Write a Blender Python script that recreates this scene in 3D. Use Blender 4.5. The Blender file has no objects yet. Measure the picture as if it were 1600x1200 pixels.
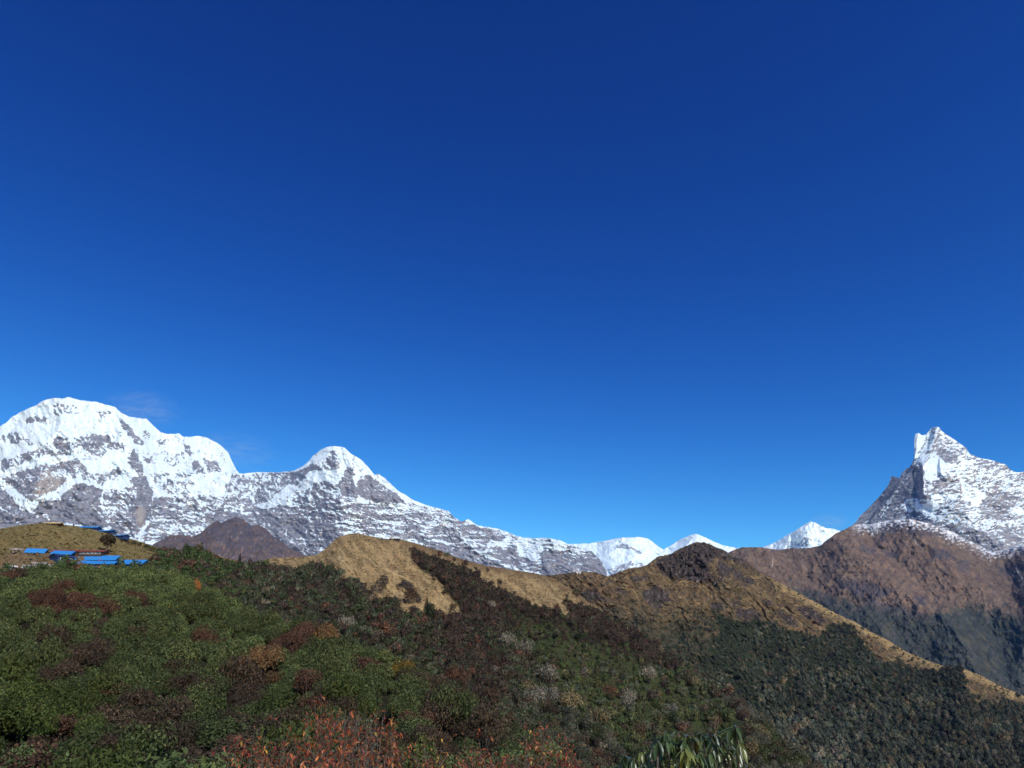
import bpy, math, numpy as np
from math import radians, sin, cos, tan, pi
S = bpy.context.scene
COL = S.collection
RNG = np.random.default_rng(7)

# ------------------------------------------------------------------ camera
FPX, PITCH, CAMZ = 1209.0, radians(22.0), 1.7
cd = bpy.data.cameras.new('camera'); cam = bpy.data.objects.new('camera', cd)
COL.objects.link(cam); S.camera = cam
cd.sensor_width = 36; cd.lens = 36*FPX/1600; cd.clip_start = .1; cd.clip_end = 90000
cam.location = (0, 0, CAMZ); cam.rotation_euler = (radians(90)+PITCH, 0, 0)

# ------------------------------------------------------------------ sky and sun
SUN_AZ, SUN_EL = radians(148), radians(41)
w = bpy.data.worlds.new('World'); S.world = w; w.use_nodes = True
nt = w.node_tree; bg = nt.nodes['Background']
sky = nt.nodes.new('ShaderNodeTexSky'); sky.sky_type = 'NISHITA'; sky.sun_disc = False
sky.sun_elevation = SUN_EL; sky.sun_rotation = SUN_AZ
sky.altitude = 3000; sky.air_density = 1.0; sky.dust_density = 0.3; sky.ozone_density = 3.0
gm = nt.nodes.new('ShaderNodeGamma'); gm.inputs[1].default_value = 1.5
mx = nt.nodes.new('ShaderNodeMix'); mx.data_type = 'RGBA'; mx.blend_type = 'MULTIPLY'; mx.inputs[0].default_value = 1
SKY_TINT = (0.28, 0.62, 1.02, 1)
nt.links.new(sky.outputs[0], gm.inputs[0]); nt.links.new(gm.outputs[0], mx.inputs[6])
mx.inputs[7].default_value = SKY_TINT
sp_ = nt.nodes.new('ShaderNodeSeparateColor'); cb_ = nt.nodes.new('ShaderNodeCombineColor'); nt.links.new(mx.outputs[2], sp_.inputs[0])
for i_, (g_, k_) in enumerate(((2.15, 2.6), (1.64, .690), (1.03, .785))):      # per-channel contrast of the high-altitude sky
    a_ = nt.nodes.new('ShaderNodeMath'); a_.operation = 'POWER'; b_ = nt.nodes.new('ShaderNodeMath'); b_.operation = 'MULTIPLY'
    nt.links.new(sp_.outputs[i_], a_.inputs[0]); a_.inputs[1].default_value = g_; nt.links.new(a_.outputs[0], b_.inputs[0]); b_.inputs[1].default_value = k_
    nt.links.new(b_.outputs[0], cb_.inputs[i_])
nt.links.new(cb_.outputs[0], bg.inputs[0]); bg.inputs[1].default_value = 0.10
ld = bpy.data.lights.new('sun', 'SUN'); ld.energy = 4.0; ld.angle = radians(.53); ld.color = (1, .97, .92)
sun = bpy.data.objects.new('sun', ld); COL.objects.link(sun)
sun.rotation_euler = (radians(90)-SUN_EL, 0, pi-SUN_AZ)   # light comes from azimuth SUN_AZ clockwise of +Y
sun.location = (60, -90, 120)
S.view_settings.view_transform = 'Standard'; S.view_settings.look = 'None'
S.view_settings.exposure = 0; S.view_settings.gamma = 1
S.cycles.max_bounces = 5; S.cycles.diffuse_bounces = 3; S.cycles.volume_bounces = 0
S.cycles.transparent_max_bounces = 8; S.cycles.use_denoising = True

# ------------------------------------------------------------------ numeric helpers
def ray(px, py):
    x = (np.asarray(px, float)-800)/FPX; y = -(np.asarray(py, float)-600)/FPX
    yw = cos(PITCH)-sin(PITCH)*y; zw = sin(PITCH)+cos(PITCH)*y
    h = np.sqrt(x*x+yw*yw)
    return np.stack([x/h, yw/h, zw/h], -1)
def at(px, py, D):
    r = ray(px, py)*np.asarray(D, float)[..., None]; r[..., 2] += CAMZ
    return r
def gn(x, y, seed=0):
    """gradient noise, about -1..1"""
    x = np.asarray(x, float); y = np.asarray(y, float)
    r = np.random.default_rng(seed+991); P = r.permutation(2048); A = r.random(2048)*2*pi
    gx, gy = np.cos(A), np.sin(A)
    xi = np.floor(x).astype(np.int64); yi = np.floor(y).astype(np.int64); fx = x-xi; fy = y-yi
    def g(ix, iy, dx, dy):
        h = P[(P[ix & 2047]+iy) & 2047]
        return gx[h]*dx+gy[h]*dy
    u = fx**3*(fx*(fx*6-15)+10); v = fy**3*(fy*(fy*6-15)+10)
    a = g(xi, yi, fx, fy); b = g(xi+1, yi, fx-1, fy); c = g(xi, yi+1, fx, fy-1); d = g(xi+1, yi+1, fx-1, fy-1)
    return (a+(b-a)*u+(c-a)*v+(a-b-c+d)*u*v)*1.5
def fbm(x, y, o=5, seed=0, g=.5):
    s = 0; a = 1; t = 0; f = 1
    for i in range(o):
        s = s+a*gn(x*f, y*f, seed+i*17); t += a; a *= g; f *= 2.03
    return s/t
def ridged(x, y, o=5, seed=0, g=.5):
    s = 0; a = 1; t = 0; f = 1
    for i in range(o):
        s = s+a*(1-2*np.abs(gn(x*f, y*f, seed+i*17))); t += a; a *= g; f *= 2.07
    return s/t
def sst(a, b, x):
    t = np.clip((x-a)/(b-a), 0, 1); return t*t*(3-2*t)
def curve(pts):
    p = np.array(pts, float); return lambda x: np.interp(x, p[:, 0], p[:, 1])
def smooth_curve(pts, win):
    f = curve(pts); k = np.linspace(-win, win, 61)
    return lambda x: sum(f(np.asarray(x)+d) for d in k)/61
def sdpoly(px, py, poly):
    """signed distance, negative inside"""
    P = np.array(poly, float); n = len(P); best = np.full(np.shape(px), 1e9); ins = np.zeros(np.shape(px), bool)
    for i in range(n):
        a = P[i]; b = P[(i+1) % n]; e = b-a
        t = np.clip(((px-a[0])*e[0]+(py-a[1])*e[1])/(e@e+1e-9), 0, 1)
        best = np.minimum(best, np.hypot(px-a[0]-t*e[0], py-a[1]-t*e[1]))
        if a[1] != b[1]:
            c = ((a[1] > py) != (b[1] > py)) & (px < (b[0]-a[0])*(py-a[1])/(b[1]-a[1])+a[0]); ins ^= c
    return np.where(ins, -best, best)
def inpoly(px, py, poly, soft=3.0):
    return sst(soft, -soft, sdpoly(px, py, poly))
def seg(px, py, a, b):
    """distance to a segment, signed side (+ right of a->b in picture sense) and t"""
    ex, ey = b[0]-a[0], b[1]-a[1]
    t = np.clip(((px-a[0])*ex+(py-a[1])*ey)/(ex*ex+ey*ey), 0, 1)
    dx = px-a[0]-t*ex; dy = py-a[1]-t*ey
    return np.hypot(dx, dy), (ex*(py-a[1])-ey*(px-a[0])), t
def wedge(px, py, pts, sl, sr, mpp):
    """ridge along pts=(x,y,height m); sl / sr the fall-off (m/m) on its left and right side"""
    best = np.full(np.shape(px), -1e9)
    for a, b in zip(pts[:-1], pts[1:]):
        d, sd, t = seg(px, py, a, b); k = np.clip(sd/(math.hypot(b[0]-a[0], b[1]-a[1])*(d+.3)), -1, 1)
        s = (sl+sr)/2+(sl-sr)/2*k          # pts run downwards in the picture: sd>0 is the left side
        best = np.maximum(best, a[2]+(b[2]-a[2])*t-s*d*mpp)
    return best
def strokes(px, py, lst, width):
    best = np.full(np.shape(px), 1e9)
    for pl in lst:
        for a, b in zip(pl[:-1], pl[1:]):
            best = np.minimum(best, seg(px, py, a, b)[0])
    return sst(width, 0, best)
def z4(ox, oy, s, pts): return [(ox+x*s, oy+y*s) for x, y in pts]
def s2l(r, g, b):
    f = lambda c: c/12.92 if c <= .04045 else ((c+.055)/1.055)**2.4
    return np.array([f(r/255), f(g/255), f(b/255)])

# ------------------------------------------------------------------ mesh helpers
def quads_mesh(name, V, F, cols=None, smooth=False, uvn=None, mats=None, midx=None):
    F = np.asarray(F, np.int32); m = bpy.data.meshes.new(name)
    m.vertices.add(len(V)); m.vertices.foreach_set('co', np.asarray(V, np.float32).ravel())
    k = F.shape[1]; m.loops.add(F.size); m.loops.foreach_set('vertex_index', F.ravel())
    m.polygons.add(len(F)); m.polygons.foreach_set('loop_start', np.arange(0, F.size, k, dtype=np.int32))
    if smooth: m.polygons.foreach_set('use_smooth', np.ones(len(F), bool))
    else: m.polygons.foreach_set('use_smooth', np.zeros(len(F), bool))
    if mats:
        for mm in mats: m.materials.append(mm)
    if midx is not None: m.polygons.foreach_set('material_index', np.asarray(midx, np.int32))
    m.update()
    if cols is not None:
        a = m.color_attributes.new('Col', 'FLOAT_COLOR', 'POINT')
        c = np.ones((len(V), 4), np.float32); c[:, :cols.shape[1]] = cols; a.data.foreach_set('color', c.ravel())
    return m
def link(name, mesh, parent=None):
    o = bpy.data.objects.new(name, mesh); COL.objects.link(o)
    if parent is not None: o.parent = parent
    return o
def tag(o, label=None, cat=None, group=None, kind=None):
    for k, v in (('label', label), ('category', cat), ('group', group), ('kind', kind)):
        if v: o[k] = v
    return o
def empty(name, loc, rz=0, **k):
    o = bpy.data.objects.new(name, None); COL.objects.link(o); o.location = loc; o.rotation_euler = (0, 0, rz)
    o.empty_display_size = .3
    return tag(o, **k)

# ------------------------------------------------------------------ materials
def newmat(name, rough=.9, spec=.1):
    m = bpy.data.materials.new(name); m.use_nodes = True; t = m.node_tree; b = t.nodes['Principled BSDF']
    b.inputs['Roughness'].default_value = rough; b.inputs['Specular IOR Level'].default_value = spec
    return m, t, b
def N(t, typ, **k):
    n = t.nodes.new(typ)
    for a, v in k.items(): setattr(n, a, v)
    return n
def noise_node(t, scale, detail=4, rough=.6, vec=None):
    n = N(t, 'ShaderNodeTexNoise'); n.inputs['Scale'].default_value = scale
    n.inputs['Detail'].default_value = detail; n.inputs['Roughness'].default_value = rough
    if vec is not None: t.links.new(vec, n.inputs['Vector'])
    return n
def mat_ground(name, scale, var=.5, bump=.5, bdist=1.0, rough=.95):
    """colour from the surface's own cover map, broken up by noise in metres"""
    m, t, b = newmat(name, rough, .05)
    tc = N(t, 'ShaderNodeTexCoord'); at_ = N(t, 'ShaderNodeVertexColor', layer_name='Col')
    n1 = noise_node(t, scale, 5, .65, tc.outputs['Object'])
    mr = N(t, 'ShaderNodeMapRange'); mr.inputs[1].default_value = .3; mr.inputs[2].default_value = .7
    mr.inputs[3].default_value = 1-var; mr.inputs[4].default_value = 1+var
    t.links.new(n1.outputs[0], mr.inputs[0])
    mu = N(t, 'ShaderNodeMix', data_type='RGBA', blend_type='MULTIPLY'); mu.inputs[0].default_value = 1
    t.links.new(at_.outputs[0], mu.inputs[6]); t.links.new(mr.outputs[0], mu.inputs[7])
    t.links.new(mu.outputs[2], b.inputs['Base Color'])
    bp = N(t, 'ShaderNodeBump'); bp.inputs['Strength'].default_value = bump; bp.inputs['Distance'].default_value = bdist
    n2 = noise_node(t, scale*.7, 6, .7, tc.outputs['Object'])
    t.links.new(n2.outputs[0], bp.inputs['Height']); t.links.new(bp.outputs[0], b.inputs['Normal'])
    return m
def mat_snowrock(name, scale, rock_a, rock_b, bdist):
    m, t, b = newmat(name, .75, .2)
    tc = N(t, 'ShaderNodeTexCoord'); at_ = N(t, 'ShaderNodeVertexColor', layer_name='Col')
    sp = N(t, 'ShaderNodeSeparateColor'); t.links.new(at_.outputs[0], sp.inputs[0])
    mp = N(t, 'ShaderNodeMapping'); mp.inputs['Scale'].default_value = (1, 1, 2.2); t.links.new(tc.outputs['Object'], mp.inputs[0])
    nz = noise_node(t, scale, 6, .72, mp.outputs[0])
    ad = N(t, 'ShaderNodeMath', operation='MULTIPLY_ADD'); t.links.new(nz.outputs[0], ad.inputs[0]); ad.inputs[1].default_value = 1.45; ad.inputs[2].default_value = -.725
    a2 = N(t, 'ShaderNodeMath', operation='ADD'); t.links.new(ad.outputs[0], a2.inputs[0]); t.links.new(sp.outputs[0], a2.inputs[1])
    mr = N(t, 'ShaderNodeMapRange'); mr.interpolation_type = 'SMOOTHSTEP'; mr.inputs[1].default_value = .41; mr.inputs[2].default_value = .56; t.links.new(a2.outputs[0], mr.inputs[0])
    rk = N(t, 'ShaderNodeMix', data_type='RGBA'); n3 = noise_node(t, scale*.6, 5, .7, mp.outputs[0])
    m3 = N(t, 'ShaderNodeMapRange'); m3.inputs[1].default_value = .38; m3.inputs[2].default_value = .62; t.links.new(n3.outputs[0], m3.inputs[0])
    t.links.new(m3.outputs[0], rk.inputs[0]); rk.inputs[6].default_value = (*rock_a, 1); rk.inputs[7].default_value = (*rock_b, 1)
    tn = N(t, 'ShaderNodeMix', data_type='RGBA'); t.links.new(sp.outputs[1], tn.inputs[0]); t.links.new(rk.outputs[2], tn.inputs[6]); tn.inputs[7].default_value = (.40, .35, .28, 1)
    mx = N(t, 'ShaderNodeMix', data_type='RGBA'); t.links.new(mr.outputs[0], mx.inputs[0]); t.links.new(tn.outputs[2], mx.inputs[6]); mx.inputs[7].default_value = (.74, .86, .89, 1)
    t.links.new(mx.outputs[2], b.inputs['Base Color'])
    bp = N(t, 'ShaderNodeBump'); bp.inputs['Strength'].default_value = .8; bp.inputs['Distance'].default_value = bdist
    t.links.new(nz.outputs[0], bp.inputs['Height']); t.links.new(bp.outputs[0], b.inputs['Normal'])
    return m
def mat_leaf(name, rough=.7, spec=.15, var=.28, transl=.25):
    m, t, b = newmat(name, rough, spec)
    at_ = N(t, 'ShaderNodeVertexColor', layer_name='Col'); oi = N(t, 'ShaderNodeObjectInfo')
    mr = N(t, 'ShaderNodeMapRange'); mr.inputs[3].default_value = 1-var; mr.inputs[4].default_value = 1+var
    t.links.new(oi.outputs['Random'], mr.inputs[0])
    mu = N(t, 'ShaderNodeMix', data_type='RGBA', blend_type='MULTIPLY'); mu.inputs[0].default_value = 1
    t.links.new(at_.outputs[0], mu.inputs[6]); t.links.new(mr.outputs[0], mu.inputs[7]); t.links.new(mu.outputs[2], b.inputs['Base Color'])
    if transl:
        tr = N(t, 'ShaderNodeBsdfTranslucent'); t.links.new(mu.outputs[2], tr.inputs[0])
        ms = N(t, 'ShaderNodeMixShader'); ms.inputs[0].default_value = transl
        t.links.new(b.outputs[0], ms.inputs[1]); t.links.new(tr.outputs[0], ms.inputs[2])
        t.links.new(ms.outputs[0], t.nodes['Material Output'].inputs[0])
    return m
def mat_plain(name, col, rough=.7, spec=.2, var=.15, scale=3.0):
    m, t, b = newmat(name, rough, spec)
    tc = N(t, 'ShaderNodeTexCoord'); n = noise_node(t, scale, 5, .7, tc.outputs['Object'])
    rp = N(t, 'ShaderNodeMix', data_type='RGBA'); t.links.new(n.outputs[0], rp.inputs[0])
    c = np.array(col); rp.inputs[6].default_value = (*(c*(1-var*2)), 1); rp.inputs[7].default_value = (*np.clip(c*(1+var*2), 0, 1), 1)
    t.links.new(rp.outputs[2], b.inputs['Base Color'])
    return m

M_SNOWROCK = mat_snowrock('snow_and_grey_rock', .022, (.125, .135, .16), (.30, .30, .315), 16)
M_FAR = mat_snowrock('glacier_snow', .012, (.22, .24, .27), (.34, .34, .36), 14)
M_BROWN = mat_ground('rusty_grass_and_rock', .02, .35, .8, 14)
M_RIDGE = mat_ground('tan_grass_and_rock', .12, .4, .8, 3)
M_HILL = mat_ground('tussock_grass', .55, .4, .9, .8)
M_SOIL = mat_ground('brush_covered_soil', 1.5, .4, .8, .3)
M_LEAF = mat_leaf('leaves'); M_WOOD = mat_plain('bark', (.10, .08, .065), .9)

# ------------------------------------------------------------------ terrain layers
class Layer:
    def __init__(s, name, x0, x1, nx, ny, top, bot, dtop, dbot, relief, mat, colf, jag=(0, 10), vexp=1.0, smt=14, seed=1, back=.8, kind='structure', smooth=True, ref=None):
        s.top0 = curve(top); s.tops = smooth_curve(ref or top, smt); s.bot = curve(bot); s.dt = smooth_curve(dtop, 30); s.db = smooth_curve(dbot, 30)
        s.relief = relief; s.vexp = vexp; s.jag = jag; s.seed = seed
        px = np.linspace(x0, x1, nx)
        t = s.toprow(px); v = np.linspace(0, 1, ny)**1.05
        PX = np.repeat(px[None], ny, 0); PY = t[None]+(s.bot(px)-t)[None]*v[:, None]
        D = s.D(PX, PY); P = at(PX, PY, D)
        rows = []
        for k, dd in enumerate((.6, .25, .08, .025, .006)):      # far side of the crest
            e = P[0].copy(); d = D[0]*dd; r = ray(px, t); e[:, :2] += r[:, :2]*d[:, None]; e[:, 2] -= d*back
            e[:, 2] += fbm(px/40, px*0+k*3.3, 4, seed+5)*d*.25*back
            rows.append(e)
        A = np.concatenate([np.array(rows), P], 0)
        s.px, s.py, s.P = PX, PY, P
        c = colf(s, PX, PY, P)
        c = np.concatenate([np.repeat(c[:1], len(rows), 0), c], 0)
        n, m = A.shape[:2]; idx = np.arange(n*m).reshape(n, m)
        F = np.stack([idx[1:, :-1], idx[1:, 1:], idx[:-1, 1:], idx[:-1, :-1]], -1).reshape(-1, 4)
        me = quads_mesh(name, A.reshape(-1, 3), F, c.reshape(-1, c.shape[-1]), smooth=smooth, mats=[mat])
        s.obj = tag(link(name, me), kind=kind)
    def toprow(s, px):
        return s.top0(px)+s.jag[0]*fbm(px/s.jag[1], px*0+s.seed*3.7, 4, s.seed)
    def D(s, px, py):
        t = s.tops(px); b = s.bot(px); v = np.clip((py-t)/(b-t), -.2, 1)
        v = np.sign(v)*np.abs(v)**s.vexp
        D0 = np.exp(np.log(s.dt(px))*(1-v)+np.log(s.db(px))*v)
        return D0-s.relief(px, py, D0/FPX) if s.relief else D0
    def at(s, px, py):
        px = np.asarray(px, float); py = np.asarray(py, float); return at(px, py, s.D(px, py))
    def sample(s, n_per_m2, maskf, rng):
        """points spread evenly over the surface (per square metre) where maskf says so"""
        P = s.P; a = P[1:, :-1]-P[:-1, :-1]; b = P[:-1, 1:]-P[:-1, :-1]
        ar = np.linalg.norm(np.cross(a, b), axis=-1); dens = maskf(s.px[:-1, :-1], s.py[:-1, :-1])*ar*n_per_m2
        k = rng.poisson(dens); jj = np.repeat(np.arange(dens.size), k.ravel())
        i, j = np.unravel_index(jj, dens.shape); u = rng.random(len(i)); v = rng.random(len(i))
        pos = P[i, j]+a[i, j]*v[:, None]+b[i, j]*u[:, None]
        px = s.px[i, j]+(s.px[0, 1]-s.px[0, 0])*u; py = s.py[i, j]
        return pos, px, py

def rgb3(w, *cols):
    pass
def mixc(base, col, k):
    return base*(1-k[..., None])+np.array(col)*k[..., None]

# ---- far white peaks ------------------------------------------------------------
def snow_col(f):
    def g(s, px, py, P):
        sn, tint = f(s, px, py, P); c = np.zeros(px.shape+(3,)); c[..., 0] = sn; c[..., 1] = tint; return c
    return g
def nz_of(P):
    a = np.gradient(P, axis=0); b = np.gradient(P, axis=1); n = np.cross(b, a); n /= np.linalg.norm(n, axis=-1, keepdims=True)+1e-9
    return np.abs(n[..., 2])
FAR_SL = [(860, 846), (885, 850), (920, 849), (945, 845), (970, 840), (1000, 839), (1014, 842), (1025, 851), (1036, 859), (1050, 851), (1063, 843), (1076, 837), (1088, 834), (1098, 838), (1115, 846), (1130, 852), (1150, 856), (1200, 858), (1260, 864)]
def far_relief(px, py, m):
    r = ridged(px/34, py/26, 6, 31, .6)*190+ridged(px/9, py/9, 3, 35)*42
    return r+np.maximum(0, wedge(px, py, [(970, 838, 500), (962, 862, 380), (955, 905, 200)], 1.0, .5, m))+np.maximum(0, wedge(px, py, [(1088, 833, 420), (1075, 850, 260), (1060, 890, 100)], 1.2, .7, m))
def far_snow(s, px, py, P):
    sn = np.full(px.shape, 1.0)
    wx = px+fbm(px/8, py/8, 3, 3)*4; wy = py+fbm(px/8, py/8, 3, 4)*4
    for pl, v in ((z4(900, 780, .25, [(240, 290), (290, 265), (330, 290), (420, 330), (400, 345), (330, 315), (250, 310)]), .38),
                  (z4(900, 780, .25, [(400, 250), (430, 260), (430, 280), (405, 270)]), .5),
                  (z4(900, 780, .25, [(195, 440), (300, 400), (420, 400), (440, 430), (200, 500)]), .58),
                  (z4(900, 780, .25, [(690, 250), (710, 250), (700, 290), (690, 290)]), .45),
                  (z4(900, 780, .25, [(330, 360), (350, 370), (345, 430), (325, 420)]), .6)):
        k = inpoly(wx, wy, pl, 2); sn = sn*(1-k)+v*k
    sn -= .35*sst(.35, .8, ridged(px/14+py/30, py/9, 4, 8))*sst(845, 880, py)
    return sn, px*0
Layer('snow_mountain', 850, 1270, 420, 90, FAR_SL, [(850, 930), (1270, 930)], [(850, 15500), (1270, 15500)], [(850, 12800), (1270, 12800)],
      far_relief, M_FAR, snow_col(far_snow), jag=(.8, 7), smt=25, seed=3, back=1)
FAR2 = [(1110, 880), (1150, 868), (1172, 862), (1192, 855), (1212, 847), (1230, 836), (1243, 829), (1256, 820), (1266, 815), (1272, 816), (1280, 820), (1290, 825), (1302, 826), (1320, 832), (1350, 845), (1420, 880)]
def far2_relief(px, py, m):
    r = ridged(px/22+py/60, py/20, 6, 51, .6)*140+ridged(px/7, py/12, 3, 55)*40
    return r+np.maximum(0, wedge(px, py, [(1267, 813, 560), (1262, 835, 420), (1268, 860, 300)], 1.5, .6, m))+np.maximum(0, wedge(px, py, [(1240, 829, 300), (1225, 850, 200)], 1.4, .8, m))
def far2_snow(s, px, py, P):
    sn = np.full(px.shape, 1.0)
    k = inpoly(px, py, z4(900, 780, .25, [(1320, 260), (1420, 230), (1460, 240), (1450, 310), (1300, 310)]), 4)
    sn -= k*.5*sst(.1, .7, ridged(px/8+py/14, py/16, 4, 8))
    k = inpoly(px, py, z4(1250, 640, .21875, [(0, 870), (60, 870), (130, 930), (60, 970), (0, 1000)]), 4); sn -= k*.3*sst(0, .7, fbm(px/5, py/4, 4, 18)+.3)
    return sn, px*0
Layer('snow_mountain', 1110, 1420, 310, 80, FAR2, [(1110, 930), (1420, 930)], [(1110, 13500), (1420, 13500)], [(1110, 11500), (1420, 11500)],
      far2_relief, M_FAR, snow_col(far2_snow), jag=(.8, 6), smt=22, seed=4, back=1)

# ---- the great snowy massif on the left -----------------------------------------
MAS = [(-300, 800), (-200, 748), (-100, 706), (-40, 682), (0, 666), (8, 661), (18, 652), (30, 645), (48, 637), (60, 631), (72, 624), (82, 622), (98, 622), (108, 620), (125, 625), (140, 627), (150, 627), (165, 632), (180, 636), (190, 646), (205, 652), (228, 654), (240, 665), (252, 676), (262, 678), (280, 677), (287, 683), (310, 681), (325, 684), (345, 695), (357, 708), (362, 720), (369, 733), (374, 740), (400, 738), (430, 738), (450, 736), (462, 734), (475, 728), (482, 721), (490, 711), (500, 704), (512, 698), (525, 697), (538, 700), (550, 710), (565, 719), (575, 729), (585, 742), (592, 740), (602, 748), (620, 765), (640, 778), (660, 787), (680, 793), (700, 798), (710, 808), (720, 815), (732, 811), (745, 820), (770, 825), (790, 830), (810, 838), (830, 841), (845, 840), (862, 841), (878, 846), (890, 851), (905, 856), (925, 862), (935, 871), (945, 884), (952, 898), (975, 930)]
A_, B_, C_ = (lambda p: z4(0, 600, .25, p)), (lambda p: z4(300, 650, .25, p)), (lambda p: z4(600, 750, .25, p))
def mas_relief(px, py, m):
    L = [([(97, 620, 650), (104, 665, 560), (60, 700, 420), (5, 735, 200), (-60, 780, 50)], .9, .8),
         ([(104, 665, 560), (118, 710, 400), (160, 760, 250), (170, 850, 250)], 1.1, .6),
         ([(185, 640, 620), (205, 690, 560), (218, 730, 520), (215, 780, 460), (212, 850, 350)], 1.1, 1.0),
         ([(118, 745, 380), (130, 758, 470), (118, 800, 330), (110, 870, 200)], 1.0, .9),
         ([(72, 722, 300), (60, 750, 380), (30, 800, 240)], .9, .9),
         ([(290, 683, 420), (300, 735, 360), (330, 790, 160)], .9, 1.0), ([(345, 692, 460), (362, 735, 350), (380, 775, 150)], .8, 1.2),
         ([(522, 696, 560), (512, 712, 500), (482, 745, 380), (440, 790, 250), (390, 840, 120)], .8, .8),
         ([(522, 696, 560), (525, 735, 420), (530, 780, 320), (540, 850, 200)], .9, .8),
         ([(545, 708, 500), (553, 745, 460), (560, 785, 380)], 1.0, .9),
         ([(590, 740, 420), (622, 780, 330), (660, 830, 230), (720, 880, 120)], .6, 1.0),
         ([(700, 798, 260), (740, 840, 180), (800, 890, 80)], .6, .9), ([(862, 840, 260), (850, 870, 160), (850, 900, 80)], .9, .9)]
    r = np.zeros(np.shape(px))
    wx = px+fbm(px/30, py/30, 3, 61)*9; wy = py+fbm(px/30, py/30, 3, 62)*5
    for pts, a, b in L: r = np.maximum(r, wedge(wx, wy, pts, a, b, m))
    r = r+ridged(px/46-py/110, py/52, 7, 71, .62)*185
    gul = ridged(px/10, py/34, 4, 76)*34
    k = sst(760, 800, py+fbm(px/40, py/40, 2, 5)*20)
    strata = ridged(px/55+fbm(px/30, py/30, 2, 6)*.6, (py-px*.10)/7.5+fbm(px/26, py/20, 3, 7)*1.2, 4, 81)*44
    return r+gul*(1-k*.6)+strata*(.25+.75*k)
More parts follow.
